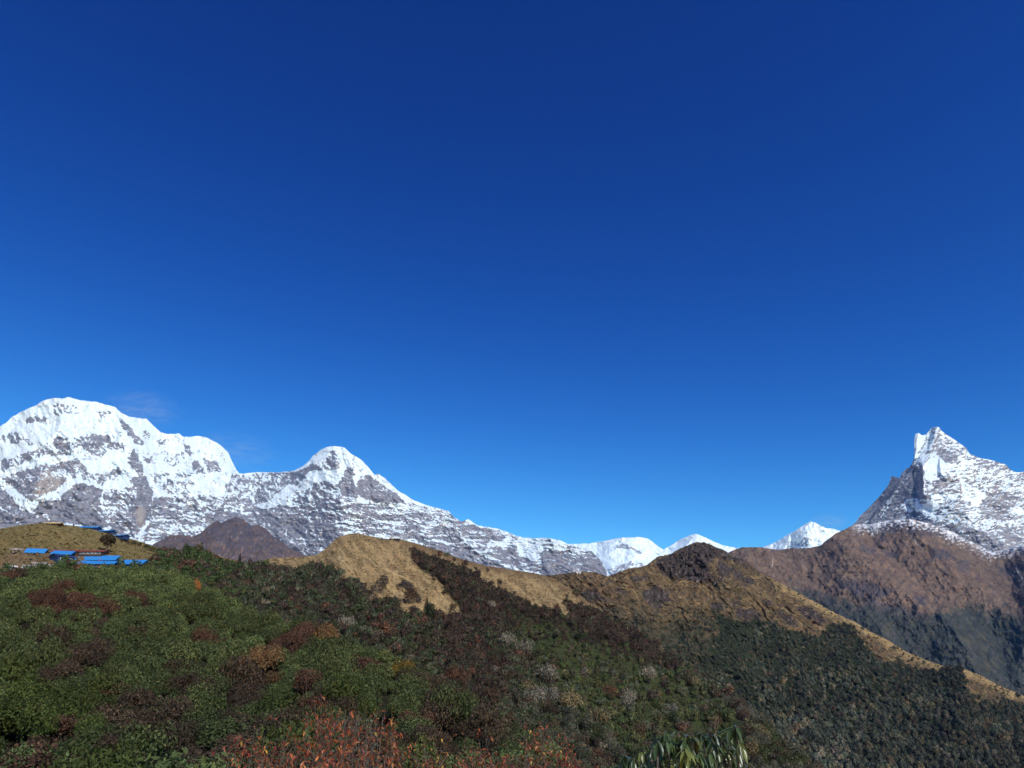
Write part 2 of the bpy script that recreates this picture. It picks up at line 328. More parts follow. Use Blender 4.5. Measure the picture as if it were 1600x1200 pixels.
ROCK = [(A_([(340, 115), (420, 120), (490, 145), (495, 185), (420, 188), (350, 200), (330, 160)]), .47), (A_([(170, 205), (230, 195), (300, 210), (300, 235), (160, 250)]), .4),
        (A_([(615, 180), (690, 165), (700, 180), (650, 205), (620, 203)]), .4), (A_([(745, 213), (770, 225), (830, 285), (890, 350), (885, 385), (820, 350), (765, 280)]), .2),
        (A_([(450, 365), (520, 320), (580, 308), (680, 320), (700, 360), (790, 380), (790, 400), (740, 415), (700, 395), (660, 430), (620, 470), (560, 430), (520, 395), (460, 385)]), .36),
        (A_([(570, 315), (680, 325), (690, 370), (640, 375), (580, 350)]), .2), (A_([(325, 335), (380, 325), (425, 385), (448, 432), (400, 442), (350, 395)]), .22),
        (A_([(0, 310), (100, 300), (190, 350), (220, 380), (100, 370), (0, 370)]), .5), (A_([(0, 480), (180, 420), (300, 400), (450, 420), (440, 445), (250, 455), (100, 510), (0, 555)]), .46),
        (A_([(10, 590), (130, 545), (280, 497), (330, 500), (480, 460), (530, 520), (575, 575), (560, 620), (490, 580), (420, 600), (380, 640), (300, 680), (200, 735), (150, 700), (90, 655)]), .3),
        (A_([(290, 500), (420, 545), (470, 600), (400, 590), (330, 560)]), .62),
        (A_([(370, 725), (420, 660), (520, 615), (600, 645), (650, 665), (640, 710), (615, 745), (640, 800), (690, 890), (600, 900), (480, 880), (340, 860), (210, 800), (250, 740)]), .2),
        (A_([(-300, 600), (0, 640), (60, 690), (110, 760), (200, 810), (340, 870), (340, 960), (-300, 960)]), .26),
        (A_([(800, 470), (840, 395), (880, 480), (915, 580), (955, 690), (965, 780), (900, 880), (850, 950), (805, 850), (795, 760), (850, 690), (820, 600), (860, 570), (825, 520)]), .2),
        (A_([(900, 460), (960, 448), (950, 492), (910, 500)]), .32), (A_([(1010, 415), (1060, 425), (1150, 430), (1150, 465), (1080, 530), (1030, 480)]), .42),
        (A_([(1200, 470), (1240, 480), (1290, 560), (1205, 560)]), .26), (A_([(1270, 470), (1345, 485), (1400, 550), (1305, 555)]), .28), (A_([(1150, 380), (1185, 385), (1200, 455), (1160, 425)]), .3),
        (A_([(880, 290), (950, 300), (930, 345), (890, 350)]), .5), (A_([(970, 350), (1030, 350), (990, 420), (960, 420)]), .5), (A_([(1400, 640), (1450, 590), (1540, 565), (1600, 565), (1600, 760), (1540, 770), (1500, 720), (1430, 700)]), .36),
        (A_([(560, 540), (640, 560), (660, 600), (640, 640), (570, 590)]), .42), (A_([(660, 560), (740, 520), (760, 560), (700, 610), (660, 600)]), .42),
        (A_([(640, 660), (860, 640), (860, 700), (830, 770), (640, 760)]), .42), (A_([(640, 740), (820, 740), (840, 960), (690, 960)]), .42),
        (A_([(940, 560), (1200, 540), (1220, 680), (1100, 700), (960, 640)]), .58), (A_([(950, 700), (1500, 690), (1500, 980), (900, 980)]), .53), (A_([(960, 720), (1100, 725), (1090, 770), (970, 770)]), .38),
        (A_([(1160, 780), (1400, 790), (1600, 800), (1600, 900), (1300, 870), (1100, 860)]), .42),
        (B_([(250, 370), (390, 355), (660, 350), (640, 420), (560, 470), (480, 540), (380, 560), (300, 550), (200, 500), (230, 420)]), .38),
        (B_([(300, 560), (480, 560), (640, 560), (560, 640), (380, 640)]), .36),
        (B_([(650, 350), (740, 300), (830, 290), (900, 240), (930, 330), (860, 340), (760, 350), (690, 400), (640, 440)]), .42), (B_([(845, 260), (870, 200), (895, 195), (910, 250), (905, 300), (850, 310)]), .38),
        (B_([(960, 320), (1010, 335), (1015, 420), (1040, 470), (1020, 520), (950, 500), (900, 440), (930, 400)]), .2), (B_([(1050, 370), (1120, 375), (1200, 440), (1290, 490), (1340, 550), (1200, 545), (1060, 515), (1020, 450)]), .22),
        (B_([(640, 440), (840, 400), (940, 500), (1000, 530), (900, 560), (640, 540)]), .5),
        (B_([(600, 560), (1100, 545), (1700, 640), (1700, 780), (1300, 760), (900, 720), (560, 640)]), .50), (B_([(100, 630), (600, 620), (880, 690), (900, 740), (1600, 860), (1600, 1000), (0, 1000), (100, 800)]), .27),
        (B_([(540, 700), (880, 700), (900, 860), (540, 900)]), .34),
        (C_([(150, 140), (420, 220), (640, 430), (720, 500), (500, 420), (150, 300)]), .46), (C_([(200, 360), (540, 430), (720, 520), (900, 600), (300, 480)]), .26),
        (C_([(490, 260), (620, 290), (840, 360), (800, 400), (660, 370), (640, 430), (520, 350), (470, 300)]), .33), (C_([(740, 400), (820, 400), (840, 470), (980, 520), (990, 590), (840, 560), (700, 500), (600, 440)]), .30),
        (C_([(920, 375), (1040, 370), (1060, 440), (1000, 430), (900, 400)]), .5), (C_([(980, 440), (1120, 440), (1330, 450), (1400, 600), (1380, 640), (980, 600)]), .24), (C_([(1150, 410), (1330, 440), (1360, 500), (1160, 480)]), .42)]
SNOW = [B_([(660, 470), (700, 400), (740, 340), (840, 330), (800, 390), (720, 470)]), B_([(850, 372), (935, 350), (880, 435)]), B_([(1005, 375), (1080, 340), (1050, 400), (1015, 415)]),
        C_([(660, 370), (720, 385), (780, 350), (820, 365), (750, 430), (690, 400)]), A_([(1200, 680), (1250, 620), (1380, 560), (1400, 600), (1380, 680), (1280, 700)]), C_([(850, 350), (980, 370), (1010, 440), (960, 460), (830, 410)])]
SNOWST = [A_([(20, 650), (110, 720), (200, 760), (330, 860)]), A_([(0, 770), (80, 820)]), A_([(90, 810), (120, 870)]), A_([(560, 620), (650, 650), (625, 740), (690, 900)]), A_([(840, 400), (900, 500), (940, 620), (960, 700), (920, 880)]),
          B_([(430, 570), (520, 500), (600, 440), (660, 395)]), B_([(480, 570), (560, 545), (640, 500)]), B_([(300, 520), (360, 480), (420, 435)]), C_([(280, 200), (380, 250), (500, 345), (640, 430)]), C_([(540, 435), (640, 470), (730, 505)]), C_([(850, 510), (900, 540), (980, 555)]),
          B_([(700, 870), (705, 800), (720, 720)]), B_([(585, 700), (590, 760)]), A_([(560, 740), (640, 830)]), A_([(40, 460), (200, 370), (330, 300), (400, 250)]), B_([(1100, 560), (1300, 560), (1500, 600)])]
def mas_snow(s, px, py, P):
    w1 = fbm(px/11, py/8, 4, 90); w2 = fbm(px/11, py/8, 4, 91)
    wx = px+w1*6; wy = py+w2*4.5
    sn = np.full(px.shape, .84)
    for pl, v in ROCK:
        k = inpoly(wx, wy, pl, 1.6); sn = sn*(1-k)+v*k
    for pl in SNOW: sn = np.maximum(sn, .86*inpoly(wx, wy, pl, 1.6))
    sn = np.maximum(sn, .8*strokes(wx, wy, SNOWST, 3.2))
    k = sst(755, 800, py); mid = np.exp(-((sn-.46)/.2)**2)
    st = fbm(px/48, (py-px*.10)/4.0+fbm(px/26, py/20, 3, 7)*2.0, 4, 92, .6)
    df = fbm((px+py*.55)/5, (py-px*.55)/24, 4, 93, .62)*.6+fbm((px-py*.6)/5, (py+px*.6)/24, 4, 193, .62)*.6
    gr = fbm(px/3.2, py/2.6, 4, 94, .7)
    rib = ridged(px/13+fbm(px/20, py/20, 2, 95)*1.2-py*.02, py/30, 5, 96, .62); spk = fbm(px/7, py/4.5, 5, 97, .68)
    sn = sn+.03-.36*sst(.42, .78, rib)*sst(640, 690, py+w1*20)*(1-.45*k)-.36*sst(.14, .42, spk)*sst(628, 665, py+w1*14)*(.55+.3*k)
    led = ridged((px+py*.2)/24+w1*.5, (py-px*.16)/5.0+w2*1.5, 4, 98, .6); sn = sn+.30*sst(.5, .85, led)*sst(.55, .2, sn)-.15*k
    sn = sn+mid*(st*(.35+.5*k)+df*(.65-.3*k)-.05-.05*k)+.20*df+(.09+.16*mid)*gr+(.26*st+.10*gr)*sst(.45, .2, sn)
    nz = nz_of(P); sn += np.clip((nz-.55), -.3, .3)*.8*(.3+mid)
    tint = np.zeros(px.shape)
    for c in (((275, 540), (215, 700)), ((215, 800), (212, 830)), ((300, 570), (250, 620))):
        pass
    tint = np.maximum(tint, inpoly(wx, wy, A_([(260, 560), (300, 520), (400, 590), (390, 640), (300, 690), (210, 720), (230, 640)]), 4)*.6)
    tint = np.maximum(tint, inpoly(wx, wy, A_([(860, 760), (900, 770), (910, 870), (860, 920), (850, 850)]), 4)*.6)
    tint = np.maximum(tint, inpoly(wx, wy, A_([(1340, 420), (1420, 400), (1470, 520), (1400, 520)]), 4)*.5)
    return sn, tint
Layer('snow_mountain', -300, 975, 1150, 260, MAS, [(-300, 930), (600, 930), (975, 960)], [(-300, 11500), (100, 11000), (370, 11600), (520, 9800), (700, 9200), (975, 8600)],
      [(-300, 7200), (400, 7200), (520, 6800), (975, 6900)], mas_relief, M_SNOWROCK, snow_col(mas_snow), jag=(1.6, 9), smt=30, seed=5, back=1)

# ---- rocky middle hill in front of the massif -----------------------------------
MID = [(180, 880), (225, 862), (240, 850), (252, 844), (262, 838), (281, 835), (300, 838), (310, 835), (326, 822), (339, 814), (347, 817), (356, 812), (369, 807), (380, 812), (392, 821), (404, 820), (415, 826), (427, 838), (440, 846), (452, 856), (475, 866), (520, 890)]
def mid_relief(px, py, m):
    return ridged(px/22+py/60, py/30, 6, 101, .6)*60+ridged(px/6, py/12, 3, 105)*12
def mid_col(s, px, py, P):
    n = fbm(px/12, py/8, 5, 106, .6)
    c = np.zeros(px.shape+(3,))+np.array((.125, .092, .080))
    rk = sst(-.25, .3, .8*fbm(px/4, py/5, 4, 109)+ n+.30*inpoly(px+n*12, py+n*8, z4(240, 790, .125, [(690, 260), (900, 180), (1050, 140), (1600, 420), (1600, 620), (1400, 560), (1200, 600), (1000, 560), (700, 420)]), 5)-.12)
    c = mixc(c, (.085, .075, .085), rk)
    c = mixc(c, (.24, .155, .10), sst(.1, .45, fbm((px+py*.5)/5, (py-px*.5)/13, 4, 110, .6))*.6*sst(815, 850, py))
    c = mixc(c, (.36, .33, .30), sst(.3, .55, fbm(px/3, py/9, 4, 108))*.5)
    return c
Layer('rocky_hill', 180, 520, 340, 90, MID, [(180, 930), (520, 930)], [(180, 4800), (520, 4600)], [(180, 3500), (520, 3500)], mid_relief, M_BROWN, mid_col, jag=(1.5, 6), smt=10, seed=6)

# ---- the fish-tail peak on the right -------------------------------------------
K_ = lambda p: z4(1250, 640, .21875, p)
E_ = lambda p: z4(1320, 660, .125, p)
FT = [(1290, 900), (1310, 850), (1330, 822), (1338, 815), (1342, 808), (1355, 796), (1366, 784), (1374, 776), (1381, 767), (1388, 758), (1393, 744), (1398, 745), (1406, 747), (1409, 739), (1416, 732), (1421, 730), (1425, 724), (1428, 718), (1428.6, 700), (1428.8, 684), (1430.5, 677.5), (1436, 676.5), (1440, 680), (1447, 679), (1451, 674), (1455, 669), (1462, 667), (1467, 667), (1471, 673), (1480, 680), (1490, 686), (1501, 694), (1510, 700), (1514, 708), (1522, 712), (1532, 716), (1545, 718), (1560, 722), (1572, 726), (1578, 733), (1584, 737), (1592, 738), (1600, 737), (1640, 745), (1700, 770), (1850, 830)]
def ft_relief(px, py, m):
    wx = px+fbm(px/9, py/12, 3, 111)*1.6; wy = py+fbm(px/9, py/12, 3, 112)*1.6
    W = lambda p, a, b: wedge(wx, wy, p, a, b, m)
    z = lambda X, Y, h: (1320+X/8, 660+Y/8, h)
    r = 13*m*np.minimum(0, sdpoly(wx, wy, E_([(866, 450), (840, 590), (700, 740), (590, 920), (400, 1130), (300, 1300), (-600, 1300), (-600, 0), (500, 0), (860, 300)])))
    r = np.maximum(r, W([z(1150, 55, 760), z(1120, 180, 780), z(1060, 330, 760), z(960, 420, 740), z(900, 540, 740)], 5.5, .5))          # main edge under the right summit
    r = np.maximum(r, W([z(900, 540, 820), z(700, 740, 640), z(590, 920, 460), z(400, 1130, 250), z(300, 1260, 120)], 13.0, .25))            # edge of the lit buttress
    r = np.maximum(r, W([z(912, 130, 760), z(900, 300, 770), z(880, 430, 750)], 1.8, 2.3))                                                   # left summit pillar
    r = np.maximum(r, W([z(975, 520, 900), z(985, 700, 900), z(985, 900, 780), z(1010, 960, 700)], 3.4, .6))
    r = np.maximum(r, W([z(1190, 480, 860), z(1195, 620, 900), z(1250, 690, 860), z(1300, 630, 800)], 3.2, .6))
    r = np.maximum(r, W([z(1500, 300, 560), z(1700, 420, 500), z(1900, 700, 420), z(2100, 1000, 300)], .6, .7))
    r = np.maximum(r, wedge(wx, wy, [(1560, 722, 500), (1580, 760, 480), (1560, 775, 520), (1535, 790, 460)], 1.4, .7, m))
    r = np.maximum(r, wedge(wx, wy, [(1640, 745, 500), (1630, 800, 400), (1660, 860, 200)], 1.4, .7, m))
    fl = inpoly(px, py, [(1424, 660), (1472, 660), (1460, 705), (1440, 735), (1424, 730)], 4); uu = px*.87+py*.5
    r += fl*ridged(uu/7, (py*.87-px*.5)/60, 3, 119)*55
    r += ridged(px/26+py/50, py/22, 7, 121, .6)*74*(.35+.65*sst(1455, 1500, px+py*.3-230))
    r += ridged(px/14, (py+px*.12)/6+fbm(px/20, py/20, 2, 7), 4, 125)*14
    return r
FROCK = [(K_([(980, 270), (1060, 270), (1130, 340), (1130, 380), (1040, 380), (970, 320)]), .2), (K_([(900, 180), (945, 140), (975, 180), (900, 300), (830, 370), (820, 340), (870, 260)]), .5), (K_([(880, 330), (1000, 170), (1190, 270), (1130, 330), (1000, 260), (930, 350)]), .40),
         (K_([(1290, 350), (1480, 390), (1520, 440), (1300, 420), (1200, 400)]), .34), (K_([(600, 700), (790, 460), (860, 440), (790, 610), (720, 690), (560, 770)]), .15), (K_([(780, 400), (880, 400), (890, 600), (890, 640), (780, 630)]), .15),
         (K_([(380, 830), (650, 470), (810, 380), (800, 440), (640, 640), (540, 780)]), .22), (K_([(890, 480), (920, 540), (940, 640), (890, 640)]), .2), (K_([(930, 530), (1060, 450), (1080, 470), (1100, 560), (980, 600)]), .3),
         (K_([(910, 560), (1100, 560), (1200, 700), (1150, 760), (980, 700), (1080, 620), (930, 610)]), .36), (K_([(1280, 680), (1380, 590), (1480, 580), (1560, 640), (1520, 700), (1480, 800), (1300, 780)]), .28),
         (K_([(700, 700), (880, 740), (1000, 800), (1280, 860), (1400, 940), (380, 900), (500, 800)]), .30), (K_([(1380, 840), (1600, 830), (1600, 960), (1450, 930)]), .3), (K_([(1460, 470), (1600, 450), (1800, 460), (1800, 560), (1560, 540)]), .36),
         (K_([(1100, 560), (1300, 480), (1600, 560), (1900, 600), (1900, 900), (1300, 860), (1150, 780)]), .5)]
def ft_snow(s, px, py, P):
    w1 = fbm(px/8, py/6, 4, 130); w2 = fbm(px/8, py/6, 4, 131)
    wx = px+w1*4; wy = py+w2*3; sn = np.full(px.shape, .58)
    for pl, v in (FROCK[-1:]+FROCK[:-1]):
        k = inpoly(wx, wy, pl, 1.4); sn = sn*(1-k)+v*k
    for pl in (K_([(1150, 500), (1330, 610), (1270, 700), (1200, 660), (1150, 580)]), K_([(800, 690), (960, 650), (1000, 700), (920, 740)]), K_([(960, 600), (1110, 610), (1080, 650), (960, 640)]), K_([(870, 400), (960, 330), (1080, 400), (960, 470), (940, 530), (890, 470)]),
               K_([(1170, 770), (1290, 850), (1270, 870), (1170, 830)]), K_([(1130, 390), (1290, 340), (1250, 370), (1160, 410)]), K_([(812, 165), (905, 178), (880, 250), (815, 350)]), K_([(1500, 700), (1600, 710), (1600, 760), (1520, 750)])):
        sn = np.maximum(sn, .88*inpoly(wx, wy, pl, 1.2))
    sn = np.maximum(sn, .75*strokes(wx, wy, [K_([(570, 780), (620, 700), (650, 650)]), K_([(885, 480), (890, 600)])], 1.8))
    mid = np.exp(-((sn-.46)/.22)**2)
    gr = fbm(px/3, py/2.4, 4, 134, .7); led = ridged((px+py*.2)/20+w1*.5, (py+px*.22)/4.2+w2, 4, 135, .62)
    sn = sn-.40*sst(.08, .4, fbm(px/8, (py+px*.2)/4, 5, 136, .68))*sst(1440, 1475, px)+.26*sst(.45, .8, led)*sst(.5, .2, sn)*sst(1385, 1420, px)
    sn += .22*gr+mid*(fbm(px/18, (py+px*.15)/3.4, 4, 132, .6)*.62+fbm(px/5, py/5, 3, 133)*.3)+.06*w1
    sn = sn*(1-sst(800, 850, py+w1*10-(px-1450)*.14))+.14*sst(800, 850, py+w1*10-(px-1450)*.14)
    nz = nz_of(P); sn += np.clip(nz-.5, -.3, .3)*.5*(.25+mid)
    return sn, px*0
Layer('snow_mountain', 1290, 1850, 800, 300, FT, [(1290, 930), (1850, 960)], [(1290, 8300), (1850, 8300)], [(1290, 5600), (1850, 5600)], ft_relief, M_SNOWROCK, snow_col(ft_snow), jag=(.5, 5), smt=40, seed=7, back=1.3, ref=[(1290, 735), (1340, 722), (1430, 690), (1470, 672), (1530, 705), (1600, 738), (1850, 800)])

# ---- rusty-brown flank below it --------------------------------------------------
BR = [(1080, 900), (1125, 872), (1142, 861), (1160, 855), (1187, 855), (1205, 858), (1220, 859), (1235, 856), (1260, 857), (1282, 852), (1290, 845), (1300, 838), (1307, 833), (1322, 826), (1337, 819), (1360, 819), (1385, 813), (1420, 811), (1450, 817), (1490, 832), (1525, 850), (1550, 862), (1575, 858), (1600, 852), (1650, 840), (1850, 800)]
def br_relief(px, py, m):
    r = np.zeros(np.shape(px)); wx = px+fbm(px/20, py/20, 3, 141)*8; wy = py+fbm(px/20, py/20, 3, 142)*6
    for p, a, b in (([(1300, 838, 300), (1380, 900, 260), (1450, 960, 180), (1500, 1040, 60)], .6, .8), ([(1187, 855, 160), (1260, 910, 140), (1360, 980, 80)], .5, .7), ([(1420, 811, 320), (1470, 870, 260), (1540, 930, 200), (1600, 980, 120)], .6, .8),
                    ([(1700, 830, 300), (1640, 880, 260), (1610, 960, 180), (1590, 1060, 100)], .8, .6), ([(1470, 955, 190), (1500, 1000, 200), (1540, 1080, 160)], .9, .7), ([(1360, 930, 180), (1375, 990, 160), (1400, 1040, 120)], .8, .7)):
        r = np.maximum(r, wedge(wx, wy, p, a, b, m))
    r = r*1.5
    return r+ridged((px-py*.6)/24, (py+px*.3)/60, 6, 151, .58)*24+ridged(px/36+py/50, py/44, 6, 153, .58)*46
BROCK = [K_([(350, 850), (700, 790), (1000, 830), (1400, 940), (1280, 960), (900, 900), (700, 880), (560, 870)]), K_([(430, 960), (520, 990), (540, 1040), (440, 1010)]), K_([(930, 980), (1100, 1020), (1100, 1090), (960, 1060)]), K_([(1110, 1080), (1200, 1080), (1210, 1170), (1130, 1150)]),
         K_([(520, 860), (600, 880), (640, 960), (560, 920)]), K_([(600, 1010), (720, 1020), (700, 1060), (600, 1050)]), z4(1200, 860, .2833, [(370, 160), (560, 180), (700, 220), (560, 300), (400, 200)]), z4(1200, 860, .2833, [(480, 260), (700, 300), (900, 360), (960, 460), (900, 460), (700, 400), (540, 330)]),
         z4(1200, 860, .2833, [(810, 230), (880, 260), (880, 310), (810, 300)]), z4(1200, 860, .2833, [(1260, 100), (1412, 60), (1412, 240), (1360, 180)]), z4(1200, 860, .2833, [(180, 210), (330, 240), (420, 330), (250, 300)])]
def br_col(s, px, py, P):
    n = fbm(px/16, py/10, 5, 161, .6); n2 = fbm((px-py)/8, (py+px*.6)/30, 5, 162, .6)
    c = np.zeros(px.shape+(3,))+np.array((.135, .096, .072))
    c = mixc(c, (.19, .14, .095), sst(0, .5, n2)*.8)
    c = mixc(c, (.07, .052, .05), sst(.0, .45, fbm(px/6, py/4, 5, 163, .7))*.75)
    wx = px+n*12; wy = py+n2*8; rk = np.zeros(px.shape)
    for p in BROCK: rk = np.maximum(rk, inpoly(wx, wy, p, 4))
    rk = np.maximum(rk*.9, sst(.22, .4, n)*.6)
    rk = rk*np.clip(.75+1.3*fbm(px/3.5, py/6, 4, 169, .7), 0, 1)
    c = mixc(c, (.05, .05, .065), rk)
    fy = np.interp(px, [1080, 1200, 1300, 1400, 1450, 1480, 1520, 1600, 1850], [900, 912, 935, 955, 962, 948, 944, 962, 960])
    fo = sst(-12, 14, py-fy+n*26+fbm(px/5, py/5, 3, 164)*9)
    gr = mixc(np.zeros(px.shape+(3,))+np.array((.040, .046, .042)), (.065, .064, .045), sst(-.1, .4, n2)); gr = mixc(gr, (.07, .065, .07), sst(.15, .4, fbm(px/7, py/12, 4, 166))*.7)
    c = c*(1-fo[..., None])+gr*fo[..., None]
    st = strokes(px+n*3, py, [z4(1400, 780, .125, [(1000, 220), (1180, 420), (1370, 520), (1490, 590)]), z4(1400, 780, .125, [(1500, 870), (1570, 970), (1600, 1080)])], 1.8)
    c = mixc(c, (.42, .40, .38), np.clip(st*.8*(.6+n), 0, 1)); c = mixc(c, (.60, .52, .40), inpoly(px, py, z4(1400, 780, .125, [(1480, 600), (1510, 600), (1480, 680), (1420, 750), (1400, 740), (1440, 670)]), 1))
    c = mixc(c, (.42, .40, .40), .55*strokes(px+n*3, py, [z4(1400, 780, .125, [(190, 460), (260, 560), (330, 620)]), z4(1400, 780, .125, [(690, 400), (770, 480)]), z4(1200, 860, .2833, [(30, 40), (22, 90)])], 1.5))
    scree = inpoly(wx, wy, z4(1400, 780, .125, [(1230, 460), (1400, 540), (1480, 600), (1400, 660), (1250, 640), (1200, 560)]), 3); c = mixc(c, (.17, .14, .12), scree)
    snw = sst(-.05, .4, fbm(px/5, py/3, 5, 167, .7)+.30-(py-s.tops(px)-fbm(px/30, py*0, 2, 168)*9)/22*.6)
    snw = snw*sst(1325, 1350, px); c = mixc(c, (.7, .74, .78), snw*.85)
    return c
LBR = Layer('brown_mountainside', 1080, 1850, 900, 400, BR, [(1080, 1060), (1600, 1240), (1850, 1260)], [(1080, 4200), (1200, 4600), (1400, 5200), (1850, 5200)], [(1080, 2900), (1850, 2900)], br_relief, M_BROWN, br_col, jag=(1.2, 7), smt=20, seed=8)

# ---- second ridge (tan grass, crags, forest on the lower right) --------------------
R3 = [(820, 905), (860, 899), (905, 893), (930, 894), (950, 901), (962, 896), (982, 888), (1000, 886), (1012, 882), (1027, 870), (1050, 865), (1062, 857), (1087, 847), (1100, 847), (1120, 855), (1132, 860), (1150, 870), (1170, 880), (1187, 894), (1212, 906), (1225, 914), (1257, 932), (1280, 944), (1299, 955), (1336, 972), (1359, 986), (1387, 1000), (1415, 1018), (1449, 1032), (1483, 1043), (1506, 1045), (1534, 1056), (1563, 1072), (1597, 1086), (1700, 1118), (1900, 1170)]
def r3_relief(px, py, m):
    r = np.zeros(np.shape(px)); wx = px+fbm(px/18, py/18, 3, 171)*7; wy = py+fbm(px/18, py/18, 3, 172)*5
    for p, a, b in (([(1000, 886, 70), (1045, 925, 75), (1110, 985, 60), (1200, 1080, 30)], .5, .7), ([(1087, 847, 130), (1110, 890, 110), (1180, 930, 90), (1270, 985, 60)], .6, .7), ([(905, 893, 30), (960, 930, 45), (1040, 1000, 30)], .5, .6),
                    ([(1225, 914, 90), (1260, 945, 80), (1310, 985, 50)], .5, .8), ([(1330, 972, 70), (1380, 1030, 50), (1450, 1110, 30)], .5, .8), ([(1500, 1045, 60), (1508, 1090, 50), (1500, 1160, 30)], .6, .9)):
        r = np.maximum(r, wedge(wx, wy, p, a, b, m))
    u = (px*.62-py*.78); v = (px*.78+py*.62)          # gullies run down to the right
    u = u+fbm(px/40, py/40, 3, 182)*22
    r = r*1.25+ridged(u/19, v/52, 6, 181, .6)*17+ridged(px/13, py/10, 6, 185, .62)*8
    cr = inpoly(wx, wy, z4(900, 780, .25, [(480, 400), (600, 340), (720, 285), (850, 290), (1050, 400), (880, 370), (820, 420), (890, 520), (640, 500), (540, 460)]), 6)
    return r+cr*ridged(px/10, py/16, 5, 187)*24
CRAG = [z4(900, 780, .25, [(480, 400), (600, 340), (720, 275), (800, 270), (900, 300), (1080, 400), (1100, 430), (960, 380), (870, 370), (820, 420), (890, 520), (640, 500), (540, 470)]), z4(900, 780, .25, [(880, 380), (940, 400), (1120, 520), (1100, 545), (960, 470), (890, 520)]),
        z4(900, 780, .25, [(420, 570), (500, 540), (580, 580), (600, 640), (500, 680), (430, 640)]), z4(900, 780, .25, [(240, 560), (300, 560), (310, 600), (250, 590)]), z4(900, 780, .25, [(340, 490), (440, 470), (460, 500), (360, 520)]),
        z4(900, 780, .25, [(960, 640), (1040, 640), (1030, 670), (960, 665)]), z4(900, 780, .25, [(1000, 680), (1120, 690), (1170, 740), (1080, 760), (1000, 730)]), z4(900, 780, .25, [(360, 710), (430, 730), (420, 760), (370, 740)]),
        z4(900, 780, .25, [(1370, 670), (1480, 680), (1560, 760), (1540, 790), (1420, 730)]), z4(900, 780, .25, [(820, 640), (920, 650), (940, 700), (850, 690)]), z4(900, 780, .25, [(1160, 630), (1210, 640), (1200, 670), (1170, 660)]), z4(900, 780, .25, [(0, 580), (120, 560), (200, 640), (60, 640)]),
        z4(900, 780, .25, [(1260, 700), (1340, 720), (1400, 800), (1330, 790)])]
FOREST3 = [(1108, 948), (1130, 962), (1150, 968), (1168, 972), (1180, 966), (1200, 972), (1225, 984), (1245, 986), (1268, 994), (1285, 992), (1294, 978), (1318, 976), (1338, 982), (1348, 1006), (1362, 1018), (1374, 1032), (1392, 1034), (1404, 1032), (1420, 1040), (1440, 1050), (1470, 1048), (1482, 1044), (1504, 1044), (1508, 1085), (1530, 1096), (1560, 1102), (1584, 1096), (1620, 1100), (1900, 1175), (1900, 1600), (900, 1600), (1100, 1120), (1080, 1060), (1110, 1010), (1125, 985)]
def r3_col(s, px, py, P):
    u = (px*.62-py*.78)+fbm(px/40, py/40, 3, 182)*22; v = (px*.78+py*.62)
    n = fbm(px/18, py/12, 5, 191, .6); st = fbm(u/5, v/34, 5, 192, .6)
    c = np.zeros(px.shape+(3,))+np.array((.135, .092, .048))
    c = mixc(c, (.075, .055, .030), sst(-.3, .2, .55*st+.6*n+.4*fbm(px/6, py/5, 4, 197, .65)+.10)*.9)
    c = mixc(c, (.25, .17, .075), sst(.0, .5, -.6*st+n*.5+.4*fbm(px/7, py/4, 4, 198, .65))*.6)
    c = mixc(c, (.05, .045, .028), sst(.0, .35, fbm(px/5, py/3.5, 4, 196, .65))*.6)
    c = mixc(c, (.13, .085, .05), sst(40, 0, np.abs(px-930))*.5)
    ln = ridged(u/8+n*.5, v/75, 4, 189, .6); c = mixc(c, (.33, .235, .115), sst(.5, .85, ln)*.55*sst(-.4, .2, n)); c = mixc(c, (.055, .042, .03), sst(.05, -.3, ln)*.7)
    wx = px+n*9; wy = py+fbm(px/9, py/9, 4, 193)*7; rk = np.zeros(px.shape)
    for p in CRAG: rk = np.maximum(rk, inpoly(wx, wy, p, 3))
    rk = np.maximum(rk*.95, sst(.12, .34, fbm(px/8, py/6, 5, 194, .65))*.8)
    rc = mixc(np.zeros(px.shape+(3,))+np.array((.045, .036, .034)), (.13, .11, .10), sst(.1, .5, fbm(px/4, py/6, 4, 195)))
    c = c*(1-rk[..., None])+rc*rk[..., None]
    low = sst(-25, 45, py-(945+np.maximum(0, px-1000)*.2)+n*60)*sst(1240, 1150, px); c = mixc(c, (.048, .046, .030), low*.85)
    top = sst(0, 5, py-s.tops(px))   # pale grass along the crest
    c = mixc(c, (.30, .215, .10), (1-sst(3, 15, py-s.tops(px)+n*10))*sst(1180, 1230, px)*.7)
    f = inpoly(wx, wy, FOREST3, 3); f = np.maximum(f, inpoly(px, py, [(980, 1000), (1110, 960), (1140, 960), (1120, 1300), (980, 1300)], 30)*sst(-.1, .3, fbm(px/10, py/8, 4, 199, .65)+.08)); c = mixc(c, (.022, .028, .015), f)
    # bright foot paths
    c = mixc(c, (.46, .34, .16), .7*strokes(px+n*2, py, [z4(600, 750, .25, [(1000, 610), (1080, 660), (1180, 740), (1260, 805)])], 1.6))
    return c
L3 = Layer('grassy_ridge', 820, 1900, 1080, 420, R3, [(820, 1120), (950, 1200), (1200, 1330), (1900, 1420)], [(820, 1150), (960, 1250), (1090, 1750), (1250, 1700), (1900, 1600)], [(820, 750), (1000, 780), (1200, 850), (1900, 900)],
           r3_relief, M_RIDGE, r3_col, jag=(1.3, 7), smt=12, seed=9, vexp=.9)

